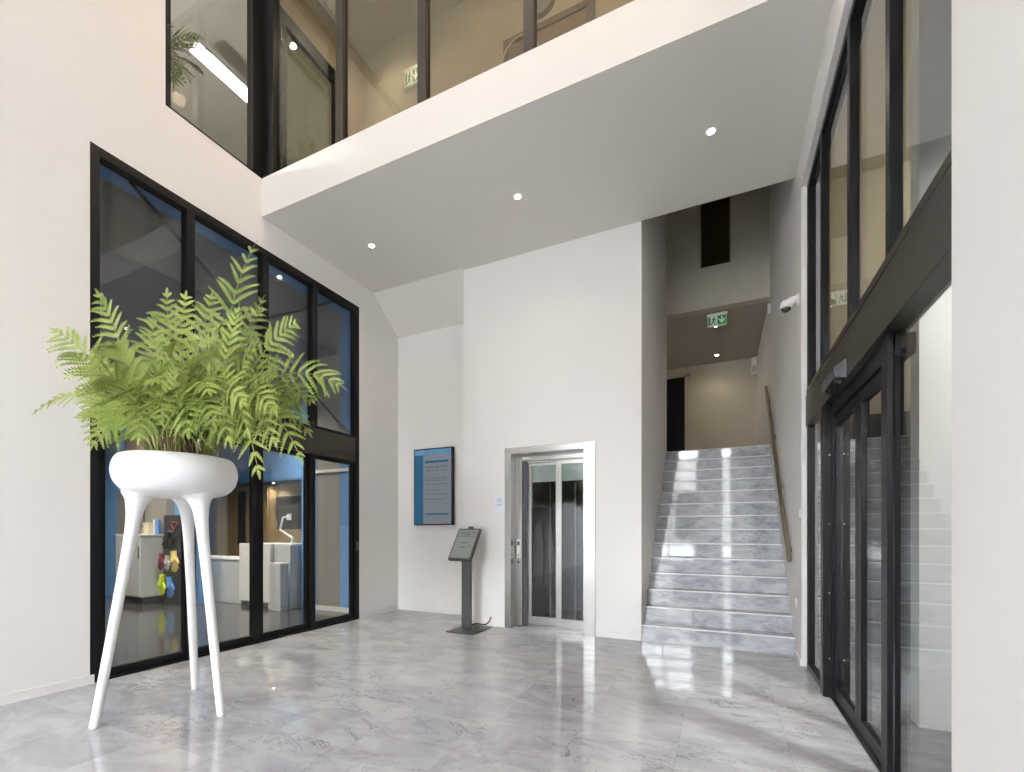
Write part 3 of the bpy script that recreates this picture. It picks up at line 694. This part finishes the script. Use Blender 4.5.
def frond(parent, name, base, tip, arch, side_tw, Lp, pairs, start=0.2, lm='leaf', lobes=10, curl=0.0):
    base = Vector(base); tip = Vector(tip)
    ctrl = base.lerp(tip, 0.5) + Vector((0, 0, arch))
    m = MB(); bm = m.bm
    n = 22; pts = []
    for i in range(n+1):
        t = i/n; p = bez(base, ctrl, tip, t)
        if curl and t > 0.7: p = p + RV*curl*((t-0.7)/0.3)**2
        pts.append(p)
    total = (tip-base).length
    m.tube(pts, [0.0058*(1-0.8*i/n)+0.0008 for i in range(n+1)], 5)
    for f in bm.faces: f.material_index = 1
    for k in range(pairs):
        u = k/(pairs-1); t = start + (0.985-start)*u
        i = min(n-1, int(t*n)); fr = t*n-i
        p = pts[i].lerp(pts[i+1], fr); tg = (pts[i+1]-pts[i]).normalized()
        up = Vector((0, 0, 0.5)) - FV*0.9
        sd = tg.cross(up)
        if sd.length < 0.05: sd = RV.copy()
        sd.normalize()
        sd = (Matrix.Rotation(side_tw, 3, tg) @ sd).normalized()
        nr = sd.cross(tg).normalized()
        prof = (0.45+0.55*math.sin(PI*min(1, 0.18+u*0.62)))*(1-u**3.2*0.72)
        L = Lp*1.2*prof*(0.85+0.3*random.random())
        ang = math.radians(68-28*u) + random.uniform(-0.08, 0.08)
        for sg in (-1, 1):
            jit = random.uniform(-0.14, 0.14)
            dr = (tg*math.cos(ang+jit) + sd*sg*math.sin(ang+jit) + nr*random.uniform(-0.02, 0.2)).normalized()
            n2 = (nr - dr*nr.dot(dr)).normalized()
            pinna(bm, p, dr, n2, L, 0.0205*(0.6+0.4*prof), random.uniform(0.12, 0.45), lobes, 0)
    # terminal leaflet
    tg = (pts[-1]-pts[-2]).normalized(); sd = tg.cross(Vector((0, 0, 1))-FV*0.5).normalized(); nr = sd.cross(tg).normalized()
    pinna(bm, pts[-1], tg, nr, Lp*0.3, 0.012, 0.1, 5, 0)
    me = bpy.data.meshes.new(name); bm.to_mesh(me); bm.free()
    me.materials.append(M[lm]); me.materials.append(M['rachis'])
    o = bpy.data.objects.new(name, me); COL.objects.link(o); put(o, parent)
    return o
fern = thing('potted_fern', 'large bushy light green fern spilling over the white planter bowl', 'fern', (px_, py_, 1.64))
PC = Vector((px_, py_, 1.64))
clump = [PC+RV*-0.14+FV*0.02, PC+RV*0.03-FV*0.10, PC+RV*0.15+FV*0.05, PC+FV*0.14]
# tips: across, up, away (metres from the middle of the bowl), arch, leaflet length, twist
tips = [
    (0.46, 1.42, -0.05, 0.06, 0.24, 0.1, 2),
    (0.81, 0.93, -0.05, 0.30, 0.215, 0.2, 2),
    (1.08, 0.54, 0.0, 0.58, 0.21, 0.2, 2),
    (-0.53, 1.14, 0.0, 0.18, 0.18, -0.1, 0),
    (-0.77, 0.88, -0.05, 0.28, 0.17, 0.1, 0),
    (-0.66, 0.71, -0.1, 0.36, 0.15, 0.1, 0),
    (-1.01, 0.37, 0.05, 0.55, 0.09, 0.2, 0),
    (-0.11, 1.17, 0.05, 0.08, 0.19, 0.1, 1),
    (-0.02, 1.18, 0.1, 0.06, 0.19, -0.1, 1),
    (0.17, 1.17, 0.08, 0.1, 0.19, 0.1, 1),
    (0.63, 0.08, -0.46, 0.62, 0.2, 0.05, 1),
    (0.91, 0.03, -0.2, 0.72, 0.2, 0.15, 2),
    (0.81, 0.30, -0.1, 0.6, 0.2, 0.2, 2),
    (-0.38, 0.11, -0.2, 0.55, 0.18, -0.2, 0),
    (0.12, 0.10, -0.46, 0.6, 0.19, 0, 0),
    (0.22, 0.65, -0.35, 0.3, 0.2, -0.1, 1),
    (0.75, -0.08, -0.38, 0.78, 0.19, 0.1, 2),
    (0.82, 0.10, -0.34, 0.66, 0.21, 0.1, 2),
    (0.70, 0.30, -0.45, 0.5, 0.21, 0.1, 1),
    (0.54, 0.35, -0.5, 0.45, 0.2, 0, 1),
    (-0.02, 0.32, -0.4, 0.45, 0.19, 0.1, 0),
    (-0.29, 0.47, -0.3, 0.42, 0.18, 0.1, 0),
    (-0.21, 0.70, -0.25, 0.3, 0.19, 0, 0),
    (0.43, 0.79, -0.25, 0.2, 0.2, 0.1, 1),
    (0.64, 0.72, -0.2, 0.25, 0.2, 0.1, 2),
    (0.79, 0.50, -0.3, 0.4, 0.2, 0.1, 2),
    (0.43, 1.01, -0.05, 0.12, 0.2, 0.1, 2),
    (0.85, 0.46, 0.1, 0.55, 0.17, 0.2, 2),
    (-0.54, 0.31, -0.1, 0.5, 0.17, 0.1, 0),
    (0.23, 0.40, -0.5, 0.4, 0.19, 0.1, 1),
    (0.46, 0.11, -0.55, 0.55, 0.19, 0.1, 1),
    (0.48, 1.18, 0.15, 0.16, 0.18, 0, 3),
    (-0.87, 0.72, 0.25, 0.4, 0.17, 0, 3),
    (-0.05, 0.90, -0.15, 0.14, 0.19, 0.2, 0),
    (0.44, 0.58, -0.4, 0.3, 0.2, -0.15, 1),
    (0.86, 0.26, -0.42, 0.55, 0.2, 0.2, 2),
    (-0.16, 0.19, -0.35, 0.5, 0.18, 0.1, 0),
    (0.32, 0.19, -0.55, 0.5, 0.19, 0.0, 0),
    (0.58, 0.17, -0.52, 0.55, 0.2, 0.0, 1),
    (0.73, 0.13, -0.45, 0.62, 0.2, 0.15, 2),
    (0.87, 0.23, 0.0, 0.62, 0.17, 0.2, 2),
]
for (a, u, w_, ar, Lp, tw, ci) in tips:
    tw += random.uniform(-0.4, 0.4) if Lp < 0.205 or w_ < -0.2 else 0
    frond(fern, 'frond', clump[ci] + Vector((random.uniform(-.03, .03), random.uniform(-.03, .03), 0)), PC+RV*a+Vector((0, 0, u))+FV*w_, ar, tw, Lp,
          17 if u > 0.9 else 15, curl=0.07 if u > 1.2 else 0.0)
for c in clump:
    m = MB()
    for i in range(9):
        d = Vector((random.uniform(-.05, .05), random.uniform(-.05, .05), 0)); e = d*2.4
        m.tube([c+d, c+d*1.3+Vector((0, 0, 0.1)), c+e+Vector((0, 0, 0.20+0.1*random.random()))], [0.006, 0.005, 0.003], 5)
    m.build('stem_cluster', 'stem', fern)

# ------------------------------------------------------------------ recessed downlights
def downlight(loc, label, group=None, power=18, r=0.038, lens='lamp'):
    t = thing('downlight', label, 'ceiling light', loc, group)
    x, y, z = loc
    MB().lathe([(r*0.75, -0.002), (r*1.2, -0.004), (r*1.25, 0.0), (r*0.75, 0.0), (r*0.75, -0.002)], loc, 28).build('trim_ring', 'plastic', t, smooth=True)
    MB().cyl((x, y, z-0.001), (x, y, z-0.0025), r*0.75).build('lamp_lens', lens, t)
    if power:
        l = bpy.data.lights.new('downlight_beam', 'SPOT'); l.energy = power; l.color = (1, 0.88, 0.70); l.spot_size = 2.3; l.spot_blend = 0.8; l.shadow_soft_size = 0.03
        o = bpy.data.objects.new('downlight_beam', l); COL.objects.link(o); o.location = (0, 0, -0.01); o.parent = t
    return t
downlight((-3.771, 4.205, SOF), 'recessed downlight in the slab underside nearest the left wall')
downlight((-1.872, 4.205, SOF), 'recessed downlight in the slab underside, middle of its row of three')
downlight((-0.077, 4.205, SOF), 'recessed downlight in the slab underside nearest the stairs')
downlight((-0.080, 8.37, 4.647), 'recessed downlight in the landing ceiling right behind the exit sign', power=14)
downlight((-0.075, 9.76, 4.647), 'recessed downlight in the landing ceiling near the back wall', power=14)
downlight((-3.74, 4.16, 7.5), 'recessed downlight in the gallery ceiling above the small exit sign', power=40)
downlight((0.02, 8.6, 7.3), 'lone bright spot in the dark slot window above the landing', power=1.2)  # small lit spot of the slot window, built as a downlight
struct(MB().box(-0.5, 0.35, 7.8, 9.2, 7.3, 7.36), 'ceiling_upper_store', 'browninner')
for i, (x, y) in enumerate(((-6.5, 1.7), (-6.5, 3.9), (-8.4, 2.4), (-8.4, 3.7), (-7.3, 5.7))):  # downlights added to brighten the reception room, their lenses kept dim
    downlight((x, y, 3.84), 'added dim-lensed recessed downlight in the slate ceiling behind the reception window', 'added downlights in the reception ceiling', power=420, r=0.04, lens='lampsoft')
downlight((-8.9, 6.85, 2.25), 'downlight in the reception niche above the wood slats', power=22)
downlight((-7.6, 6.85, 2.25), 'downlight in the reception niche above the monitor', power=22)

# ------------------------------------------------------------------ exit signs
def exit_sign(x, y, z, w_, h_, label, hang):
    t = thing('exit_sign', label, 'exit sign', (x, y, z+h_/2+hang))
    c = MB().box(x-w_/2, x+w_/2, y, y+0.03, z-h_/2, z+h_/2).build('sign_case', 'exitw', t, bevel=0.002)
    MB().box(x-w_/2-0.01, x+w_/2+0.01, y-0.004, y+0.045, z+h_/2, z+h_/2+0.03).build('lamp_housing', 'plastic', t, bevel=0.003)
    if hang > 0.04:
        for q in (-0.3, 0.3): MB().cyl((x+w_*q, y+0.02, z+h_/2+0.03), (x+w_*q, y+0.02, z+h_/2+hang), 0.006).build('hanger', 'plastic', t)
    def R(u0, u1, v0, v1): return MB().box(x+w_*u0, x+w_*u1, y-0.002, y, z+h_*v0, z+h_*v1)
    R(0.02, 0.47, -0.42, 0.42).build('arrow_field', 'exitg', c)
    R(-0.46, -0.36, -0.40, 0.38).build('doorway', 'exitg', c)
    # down arrow
    q = MB(); q.prism([(x+w_*u, z+h_*v) for u, v in [(0.21, 0.34), (0.28, 0.34), (0.28, -0.02), (0.385, 0.14), (0.43, 0.06), (0.245, -0.34), (0.06, 0.06), (0.105, 0.14), (0.21, -0.02)]], 'y', y-0.0035, y-0.0015)
    q.build('arrow', 'exitw', c)
    # running figure
    q = MB()
    q.cyl((x+w_*-0.17, y-0.002, z+h_*0.28), (x+w_*-0.17, y-0.0001, z+h_*0.28), h_*0.075)
    for pp in ([(-0.20, 0.20), (-0.12, 0.18), (-0.17, -0.08), (-0.25, -0.06)], [(-0.20, 0.20), (-0.20, 0.12), (-0.30, 0.06), (-0.31, 0.13)],
               [(-0.13, 0.18), (-0.04, 0.02), (-0.07, -0.02), (-0.15, 0.10)], [(-0.25, -0.05), (-0.17, -0.08), (-0.30, -0.36), (-0.35, -0.33)],
               [(-0.22, -0.05), (-0.16, -0.08), (-0.08, -0.22), (-0.12, -0.40), (-0.16, -0.38), (-0.14, -0.22)]):
        q.prism([(x+w_*u, z+h_*v) for u, v in pp], 'y', y-0.002, y-0.0001)
    q.build('running_figure', 'exitg', c)
exit_sign(-0.055, 7.80, 4.50, 0.27, 0.17, 'green exit sign with down arrow hanging below the landing ceiling', 0.117)
exit_sign(-3.50, 4.625, 6.87, 0.22, 0.19, 'small green exit sign on the wall behind the gallery glass', 0.03)

# ------------------------------------------------------------------ camera, sensor, small devices
sc_ = thing('security_camera', 'white dome security camera on a wall bracket above the handrail', 'security camera', (XR, 4.95, 3.32))
MB().cyl((0.652, 4.92, 3.345), (0.632, 4.92, 3.345), 0.05, seg=28).build('wall_plate', 'plastic', sc_, smooth=True)
MB().tube([(0.64, 4.92, 3.35), (0.62, 4.925, 3.35), (0.59, 4.93, 3.34), (0.57, 4.94, 3.325)], [0.033, 0.034, 0.038, 0.044], 16).build('bracket_arm', 'plastic', sc_, smooth=True)
MB().lathe([(0, 0.045), (0.034, 0.042), (0.05, 0.027), (0.055, 0.0), (0.055, -0.022), (0.043, -0.028), (0, -0.028)], (0.556, 4.95, 3.315), 32).build('camera_housing', 'plastic', sc_, smooth=True)
MB().sph((0.556, 4.95, 3.288), 0.041, (1, 1, 0.85)).build('lens_dome', 'lens', sc_, smooth=True)
se = thing('door_sensor', 'dark wedge shaped motion sensor under the beam above the sliding doors', 'motion sensor', (GX, 3.45, 2.16))
MB().prism([(GX-0.015, 2.225), (GX-0.085, 2.175), (GX-0.075, 2.115), (GX-0.015, 2.105)], 'y', 3.25, 3.62).build('sensor_housing', 'dark', se, bevel=0.004)
MB().prism([(GX-0.030, 2.1055), (GX-0.074, 2.1135), (GX-0.070, 2.095), (GX-0.034, 2.092)], 'y', 3.30, 3.57).build('sensor_window', 'lens', se)
dv = thing('wall_speaker', 'small cream box mounted in the corner of the landing back wall', 'speaker', (0.6, 10.2, 4.3))
MB().box(0.545, 0.645, 10.10, 10.2, 4.30, 4.62).build('speaker_case', 'plastic', dv, bevel=0.006)
MB().box(0.56, 0.63, 10.096, 10.101, 4.33, 4.45).build('grille', 'beige', dv)
dv = thing('motion_detector', 'tiny white detector high on the right stairwell wall beside the landing ceiling', 'detector', (XR, 7.55, 4.42))
MB().box(0.615, 0.649, 7.53, 7.60, 4.36, 4.50).build('detector_case', 'plastic', dv, bevel=0.008)
MB().box(0.612, 0.616, 7.545, 7.585, 4.38, 4.41).build('detector_lens', 'lens', dv)

# ------------------------------------------------------------------ gallery things
pf = thing('framed_board', 'wide taupe framed board on the wall behind the gallery glass', 'picture', (-1.71, 4.60, 5.8))
MB().box(-2.21, -1.18, 4.56, 4.6, 5.85, 5.92).box(-2.21, -1.18, 4.56, 4.6, 6.60, 6.67).box(-2.21, -2.13, 4.56, 4.6, 5.92, 6.60).box(-1.26, -1.18, 4.56, 4.6, 5.92, 6.60).build('frame', 'brownframe', pf, bevel=0.003)
MB().box(-2.13, -1.26, 4.575, 4.598, 5.92, 6.60).build('board', 'browninner', pf)
wc = thing('yellow_cable_loop', 'thin pale yellow cable loop hanging in front of the framed board', 'cable', (-1.98, 4.5, 4.75))
MB().tube([(-2.20, 4.50, 4.75)]+[(-1.98+0.22*math.cos(a_), 4.50, 6.30+0.26*math.sin(a_)) for a_ in [PI-i*PI/20 for i in range(21)]]+[(-1.76, 4.50, 4.75)], 0.007, 8).build('cable', 'yel', wc, smooth=True)
rl = thing('round_wall_lamp', 'round pale grey disc on the gallery wall above the framed board', 'wall lamp', (-1.77, 4.6, 6.92))
MB().cyl((-1.77, 4.60, 6.92), (-1.77, 4.55, 6.92), 0.17, 0.16, 40).build('disc', 'discgrey', rl, smooth=True)

# ------------------------------------------------------------------ office things upstairs
ll = thing('linear_lamp', 'long bright linear ceiling lamp in the office behind the upper left window', 'ceiling lamp', (-5.95, 3.9, 7.28))
MB().box(-6.04, -5.84, 3.47, 4.38, 7.215, 7.26).build('lamp_body', 'plastic', ll)
MB().box(-6.035, -5.845, 3.475, 4.375, 7.205, 7.215).build('diffuser', 'strip', ll)
for y_ in (3.6, 4.25): MB().cyl((-5.94, y_, 7.26), (-5.94, y_, 7.52), 0.004, seg=8).build('suspension_wire', 'steel', ll)
tr_ = thing('ceiling_duct', 'grey duct running under the office ceiling behind the upper left window', 'duct', (-5.2, 2.2, 7.4))
MB().box(-5.30, -5.10, 1.2, 3.0, 7.36, 7.50).box(-5.06, -5.02, 1.2, 3.0, 7.42, 7.46).build('duct_casing', 'greywall', tr_, bevel=0.004)
of = thing('office_fern', 'dark green hanging fern behind the upper left office window', 'fern', (-4.86, 2.52, 5.56))
OC = Vector((-4.86, 2.52, 5.72))
for i in range(15):
    a_ = 2*PI*i/15 + 0.2*random.random(); L_ = 0.30+0.16*random.random()
    tp = OC + Vector((math.cos(a_)*L_, math.sin(a_)*L_, -0.12+0.5*random.random()))
    frond(of, 'frond', OC, tp, 0.12, random.uniform(-.2, .2), 0.11, 10, 0.2, 'leafd', 5)
MB().lathe([(0, -0.10), (0.05, -0.10), (0.07, -0.02), (0.07, 0.02), (0.06, 0.02), (0, 0.0)], OC, 28).build('pot', 'dark', of, smooth=True)
MB().cyl(OC, (OC.x, OC.y, 7.52), 0.004, seg=8).build('hanging_cord', 'dark', of)

# ------------------------------------------------------------------ reception things
cbz = thing('cross_brace', 'grey steel cross bracing rods behind the upper reception window', 'brace', (-5.0, 3.6, 3.5))
A1, A2 = Vector((-5.0, 1.75, 4.457)), Vector((-5.0, 5.045, 2.663))
A1 = Vector((-5.0, 2.35, 4.455))
B1, B2 = Vector((-5.03, 2.35, 2.87)), Vector((-5.03, 4.79, 4.455))
for p, q in ((A1, A2), (B1, B2)):
    r = MB().cyl(p, q, 0.018, seg=14).build('rod', 'dark', cbz, smooth=True)
    d = (q-p).normalized()
    c = p.lerp(q, 0.47)
    MB().cyl(c-d*0.12, c+d*0.12, 0.034, seg=14).cyl(c-d*0.17, c-d*0.12, 0.02, 0.034, 14).cyl(c+d*0.12, c+d*0.17, 0.034, 0.02, 14).build('turnbuckle', 'dark', r, smooth=True)
MB().cyl(A2+Vector((0, -0.16, 0.09)), A2+Vector((0, 0, 0)), 0.03, 0.045, 14).build('anchor', 'greywall', cbz, smooth=True)
# counter: three lift-away pieces
t = thing('reception_counter', 'long low pale grey counter front left of the white desk', 'counter', (-7.9, 4.9, 0))
MB().box(-8.75, -7.14, 4.90, 5.35, 0, 0.72).build('counter_body', 'deskg', t, bevel=0.004)
MB().box(-8.77, -7.12, 4.885, 5.37, 0.72, 0.75).build('counter_top', 'deskw', t, bevel=0.003)
t = thing('reception_desk', 'tall white reception desk block with a grey side', 'desk', (-6.7, 4.9, 0))
MB().box(-7.10, -6.36, 4.84, 4.895, 0.08, 1.0).build('front_panel', 'deskw', t, bevel=0.003)
MB().box(-7.00, -6.0, 4.90, 5.42, 0.0, 0.97).build('desk_body', 'deskg', t, bevel=0.003)
MB().box(-7.02, -5.98, 4.90, 5.44, 0.97, 1.0).build('desk_top', 'deskw', t, bevel=0.003)
t = thing('desk_return', 'low light grey box panel standing in front of the desk end', 'desk panel', (-6.0, 4.8, 0))
MB().box(-6.20, -5.96, 4.70, 4.83, 0.0, 0.70).build('panel_body', 'deskg', t, bevel=0.003)
MB().box(-6.345, -6.215, 4.79, 4.83, 0.0, 0.08).box(-6.21, -5.95, 4.70, 4.84, 0.70, 0.72).build('panel_top', 'deskw', t, bevel=0.003)
def monitor(x, y, z, w_, h_, label, base_z):
    t = thing('monitor', label, 'monitor', (x, y, base_z))
    MB().box(x-w_/2, x+w_/2, y-0.02, y+0.02, z-h_/2, z+h_/2).build('screen_case', 'dark', t, bevel=0.004)
    MB().box(x-w_/2+0.012, x+w_/2-0.012, y+0.02, y+0.022, z-h_/2+0.012, z+h_/2-0.012).build('display_face', 'screen', t)
    return t
mo = monitor(-6.40, 5.25, 1.42, 0.62, 0.38, 'black computer monitor seen from behind on a white arm on the desk', 1.0)
MB().tube([(-6.22, 5.12, 1.0), (-6.22, 5.12, 1.09), (-6.50, 5.12, 1.22), (-6.46, 5.14, 1.42), (-6.42, 5.22, 1.44)], [0.02, 0.017, 0.017, 0.018, 0.014], 12).cyl((-6.22, 5.12, 1.0), (-6.22, 5.12, 1.015), 0.05).build('monitor_arm', 'plastic', mo, smooth=True)
MB().box(-6.47, -6.37, 5.215, 5.23, 1.38, 1.48).build('arm_plate', 'plastic', mo)
mo2 = monitor(-8.55, 7.03, 1.72, 0.95, 0.50, 'dark wall screen on the tan niche wall behind the desk', 1.4)
MB().box(-8.7, -8.4, 7.05, 7.1, 1.6, 1.85).build('wall_mount', 'dark', mo2)
ws = thing('slatted_cabinet', 'light oak slatted cupboard front in the reception niche', 'cabinet', (-9.9, 6.8, 0))
MB().box(-10.44, -9.05, 6.86, 7.09, 0, 2.2).build('cabinet_body', 'wood', ws)
for i in range(18):
    MB().box(-10.42+i*0.076, -10.42+i*0.076+0.045, 6.835, 6.86, 0.02, 2.18).build('slat', 'wood', ws)
MB().box(-10.05, -9.80, 6.82, 6.836, 0.9, 2.1).build('dark_panel', 'dark', ws)
cu = thing('paper_cups', 'short stack of white cups on the low grey counter', 'cups', (-7.22, 5.1, 0.75))
MB().cyl((-7.25, 5.08, 0.75), (-7.25, 5.08, 0.98), 0.035, 0.042, 16).cyl((-7.16, 5.1, 0.75), (-7.16, 5.1, 0.92), 0.035, 0.042, 16).build('cup_stack', 'plastic', cu, smooth=True)
# hook panel, storage unit and the glove display
lc = thing('storage_unit', 'white storage unit under the coat hooks in the reception room', 'cabinet', (-8.87, 4.4, 0))
MB().box(-9.25, -8.53, 4.16, 4.49, 0.12, 1.12).build('unit_body', 'deskg', lc, bevel=0.003)
MB().box(-9.23, -8.55, 4.20, 4.48, 0.0, 0.12).build('plinth', 'dark', lc)
MB().box(-9.27, -8.51, 4.15, 4.49, 1.12, 1.15).build('unit_top', 'deskw', lc, bevel=0.003)
for i in range(2):
    xx = -9.24 + i*0.355
    dd = MB().box(xx, xx+0.347, 4.145, 4.16, 0.14, 1.11).build('door', 'deskg', lc, bevel=0.002)
    MB().box(xx+0.33, xx+0.342, 4.13, 4.146, 0.75, 0.95).build('handle', 'steel', dd)
for i in range(4):
    x = -9.30+i*0.11
    hk = MB().tube([(x, 4.498, 1.62), (x, 4.44, 1.60), (x, 4.43, 1.45), (x, 4.43, 1.30), (x, 4.40, 1.26), (x, 4.37, 1.30)], 0.012, 8).build('coat_hook', 'steel', smooth=True)
    tag(hk, 'slim steel coat hook in a row above the white storage unit', 'hook', 'coat hooks above the storage unit')
dp = thing('display_board', 'dark display board hung with work gloves in the reception room', 'display', (-8.16, 4.45, 0))
MB().box(-8.42, -7.90, 4.44, 4.50, 0.0, 1.46).build('board', 'dark', dp, bevel=0.004)
MB().box(-7.90, -7.87, 4.43, 4.51, 0.0, 1.48).build('edge_profile', 'steel', dp)
em = MB()
for i in range(20):
    a0 = 2*PI*i/20; a1 = 2*PI*(i+1)/20
    def hp(a_): return (-8.12+0.085*math.sin(a_)**3*1.1, 1.29+0.075*(0.9*math.cos(a_)-0.35*math.cos(2*a_)-0.12*math.cos(3*a_)))
    u0, u1 = hp(a0), hp(a1)
    em.tube([(u0[0], 4.437, u0[1]), (u1[0], 4.437, u1[1])], 0.011, 6)
em.build('emblem', 'red', dp)
def glove(x, z, m, rot, label, s=1.0):
    H2 = Matrix.Translation((x, 4.378, z)) @ Matrix.Rotation(rot, 4, 'Y') @ Matrix.Scale(s, 4)
    g = MB()
    def tb(pp, rr): g.tube([H2 @ Vector(p) for p in pp], [r*s for r in rr], 8)
    tb([(0, 0, 0.10), (0, 0, 0.05), (0, 0, 0.0), (0, 0, -0.03)], [0.032, 0.030, 0.042, 0.040])
    for i, (xx, l) in enumerate(((-0.033, 0.085), (-0.011, 0.105), (0.012, 0.10), (0.033, 0.075))):
        tb([(xx*0.9, 0, -0.02), (xx*1.35, 0, -0.04-l*0.4), (xx*1.75, 0, -0.04-l)], [0.011, 0.011, 0.009])
    tb([(0.03, 0, 0.01), (0.065, -0.004, -0.02), (0.085, -0.006, -0.055)], [0.014, 0.013, 0.010])
    o = g.build('work_glove', m, smooth=True)
    return tag(o, label, 'glove')
glove(-8.375, 0.72, 'red', 0.1, 'dark red work glove hanging left on the display board', 1.15)
glove(-8.215, 0.70, 'lgrey', 0.05, 'light grey work glove between the red and yellow gloves', 1.0)
glove(-8.02, 0.74, 'yel', -0.15, 'pale yellow work glove hanging right on the display board', 1.4)
glove(-8.36, 0.34, 'neon', 0.15, 'neon yellow work glove hanging low on the display board', 1.4)
glove(-8.13, 0.32, 'blu', -0.1, 'blue work glove hanging lowest beside the neon yellow one', 1.4)
glove(-8.20, 1.08, 'dknit', 0.5, 'black work glove hanging just under the red emblem', 1.3)
bx = thing('glove_box', 'blue and white glove box beside the display board and card box', 'box', (-8.55, 4.42, 1.152))
MB().box(-8.64, -8.50, 4.40, 4.438, 1.155, 1.39).build('box_body', 'blu', bx, bevel=0.003)
MB().box(-8.645, -8.60, 4.395, 4.402, 1.155, 1.39).build('white_label', 'plastic', bx)
cd = thing('card_box', 'small cream card box on the storage unit beside the hooks', 'box', (-8.75, 4.40, 1.15))
MB().box(-8.82, -8.68, 4.34, 4.46, 1.17, 1.34).build('box_body', 'cream', cd, bevel=0.003)
MB().box(-8.825, -8.675, 4.335, 4.465, 1.15, 1.17).build('box_base', 'cream', cd)

# ------------------------------------------------------------------ light
wd_ = bpy.data.worlds.new('sky'); SC.world = wd_; wd_.use_nodes = True
nt = wd_.node_tree; bg = nt.nodes['Background']
tc = nt.nodes.new('ShaderNodeTexCoord'); sp_ = nt.nodes.new('ShaderNodeSeparateXYZ'); nt.links.new(tc.outputs['Generated'], sp_.inputs[0])
rp = nt.nodes.new('ShaderNodeValToRGB')
rp.color_ramp.elements[0].position = 0.0; rp.color_ramp.elements[0].color = (0.93, 0.965, 1.0, 1)
rp.color_ramp.elements[1].position = 0.8; rp.color_ramp.elements[1].color = (0.80, 0.90, 1.0, 1)
nt.links.new(sp_.outputs['Z'], rp.inputs[0]); nt.links.new(rp.outputs['Color'], bg.inputs['Color'])
bg.inputs['Strength'].default_value = 39
def area(name, loc, rot, sx, sy, energy, color=(1, 1, 1), portal=False):
    l = bpy.data.lights.new(name, 'AREA'); l.shape = 'RECTANGLE'; l.size = sx; l.size_y = sy; l.energy = energy; l.color = color
    if portal: l.cycles.is_portal = True
    o = bpy.data.objects.new(name, l); COL.objects.link(o); o.location = loc; o.rotation_euler = rot
    return o
area('front_daylight', (-1.875, YF-0.22, 2.45), (PI/2, 0, PI), 4.45, 4.9, 1, portal=True)
# unseen bare lamps, with fills added to brighten the other rooms
def point(name, loc, e, c, r=0.08):
    l = bpy.data.lights.new(name, 'POINT'); l.energy = e; l.color = c; l.shadow_soft_size = r
    o = bpy.data.objects.new(name, l); COL.objects.link(o); o.location = loc; return o
point('office_fill', (-6.1, 1.4, 5.3), 300, (1, 0.94, 0.82))  # added fill, hidden behind the left wall, to brighten the office
point('hall_ceiling_lamp', (-1.9, 2.75, 7.5), 55, (1, 0.76, 0.52))
point('hall_ceiling_lamp', (-0.4, 2.75, 7.5), 95, (1, 0.76, 0.52))
vl = bpy.data.lights.new('vestibule_fill_spot', 'SPOT'); vl.energy = 800; vl.color = (1, 0.96, 0.88); vl.spot_size = 1.5; vl.spot_blend = 0.9; vl.shadow_soft_size = 0.06  # added out of view to brighten the white vestibule wall
vo = bpy.data.objects.new('vestibule_fill_spot', vl); COL.objects.link(vo); vo.location = (2.2, 1.9, 4.4)
vo.rotation_euler = (Vector((1.9, 3.5, 0.9))-vo.location).to_track_quat('-Z', 'Y').to_euler()
point('vestibule_rear_fill', (2.6, 4.6, 4.3), 70, (1, 0.92, 0.78))  # second added fill, out of view, for the dark rear of the vestibule
point('landing_corridor_lamp', (-1.7, 8.9, 4.4), 5, (1, 0.85, 0.62))

# ------------------------------------------------------------------ camera
cam = bpy.data.cameras.new('camera'); co = bpy.data.objects.new('camera', cam); COL.objects.link(co)
co.location = (0, 0, 1.2); co.rotation_euler = (PI/2, 0, math.radians(24.719))
cam.sensor_fit = 'HORIZONTAL'; cam.sensor_width = 36; cam.lens = 454/1024*36; cam.shift_y = (531-386)/1024
cam.clip_start = 0.05; cam.clip_end = 200
SC.camera = co
SC.view_settings.view_transform = 'Standard'; SC.view_settings.look = 'None'
SC.view_settings.gamma = 1.0; SC.view_settings.use_curve_mapping = False
SC.view_settings.exposure = 0.2
SC.cycles.use_denoising = True
SC.cycles.max_bounces = 14; SC.cycles.diffuse_bounces = 6; SC.cycles.glossy_bounces = 6; SC.cycles.transparent_max_bounces = 16
SC.cycles.sample_clamp_indirect = 8.0
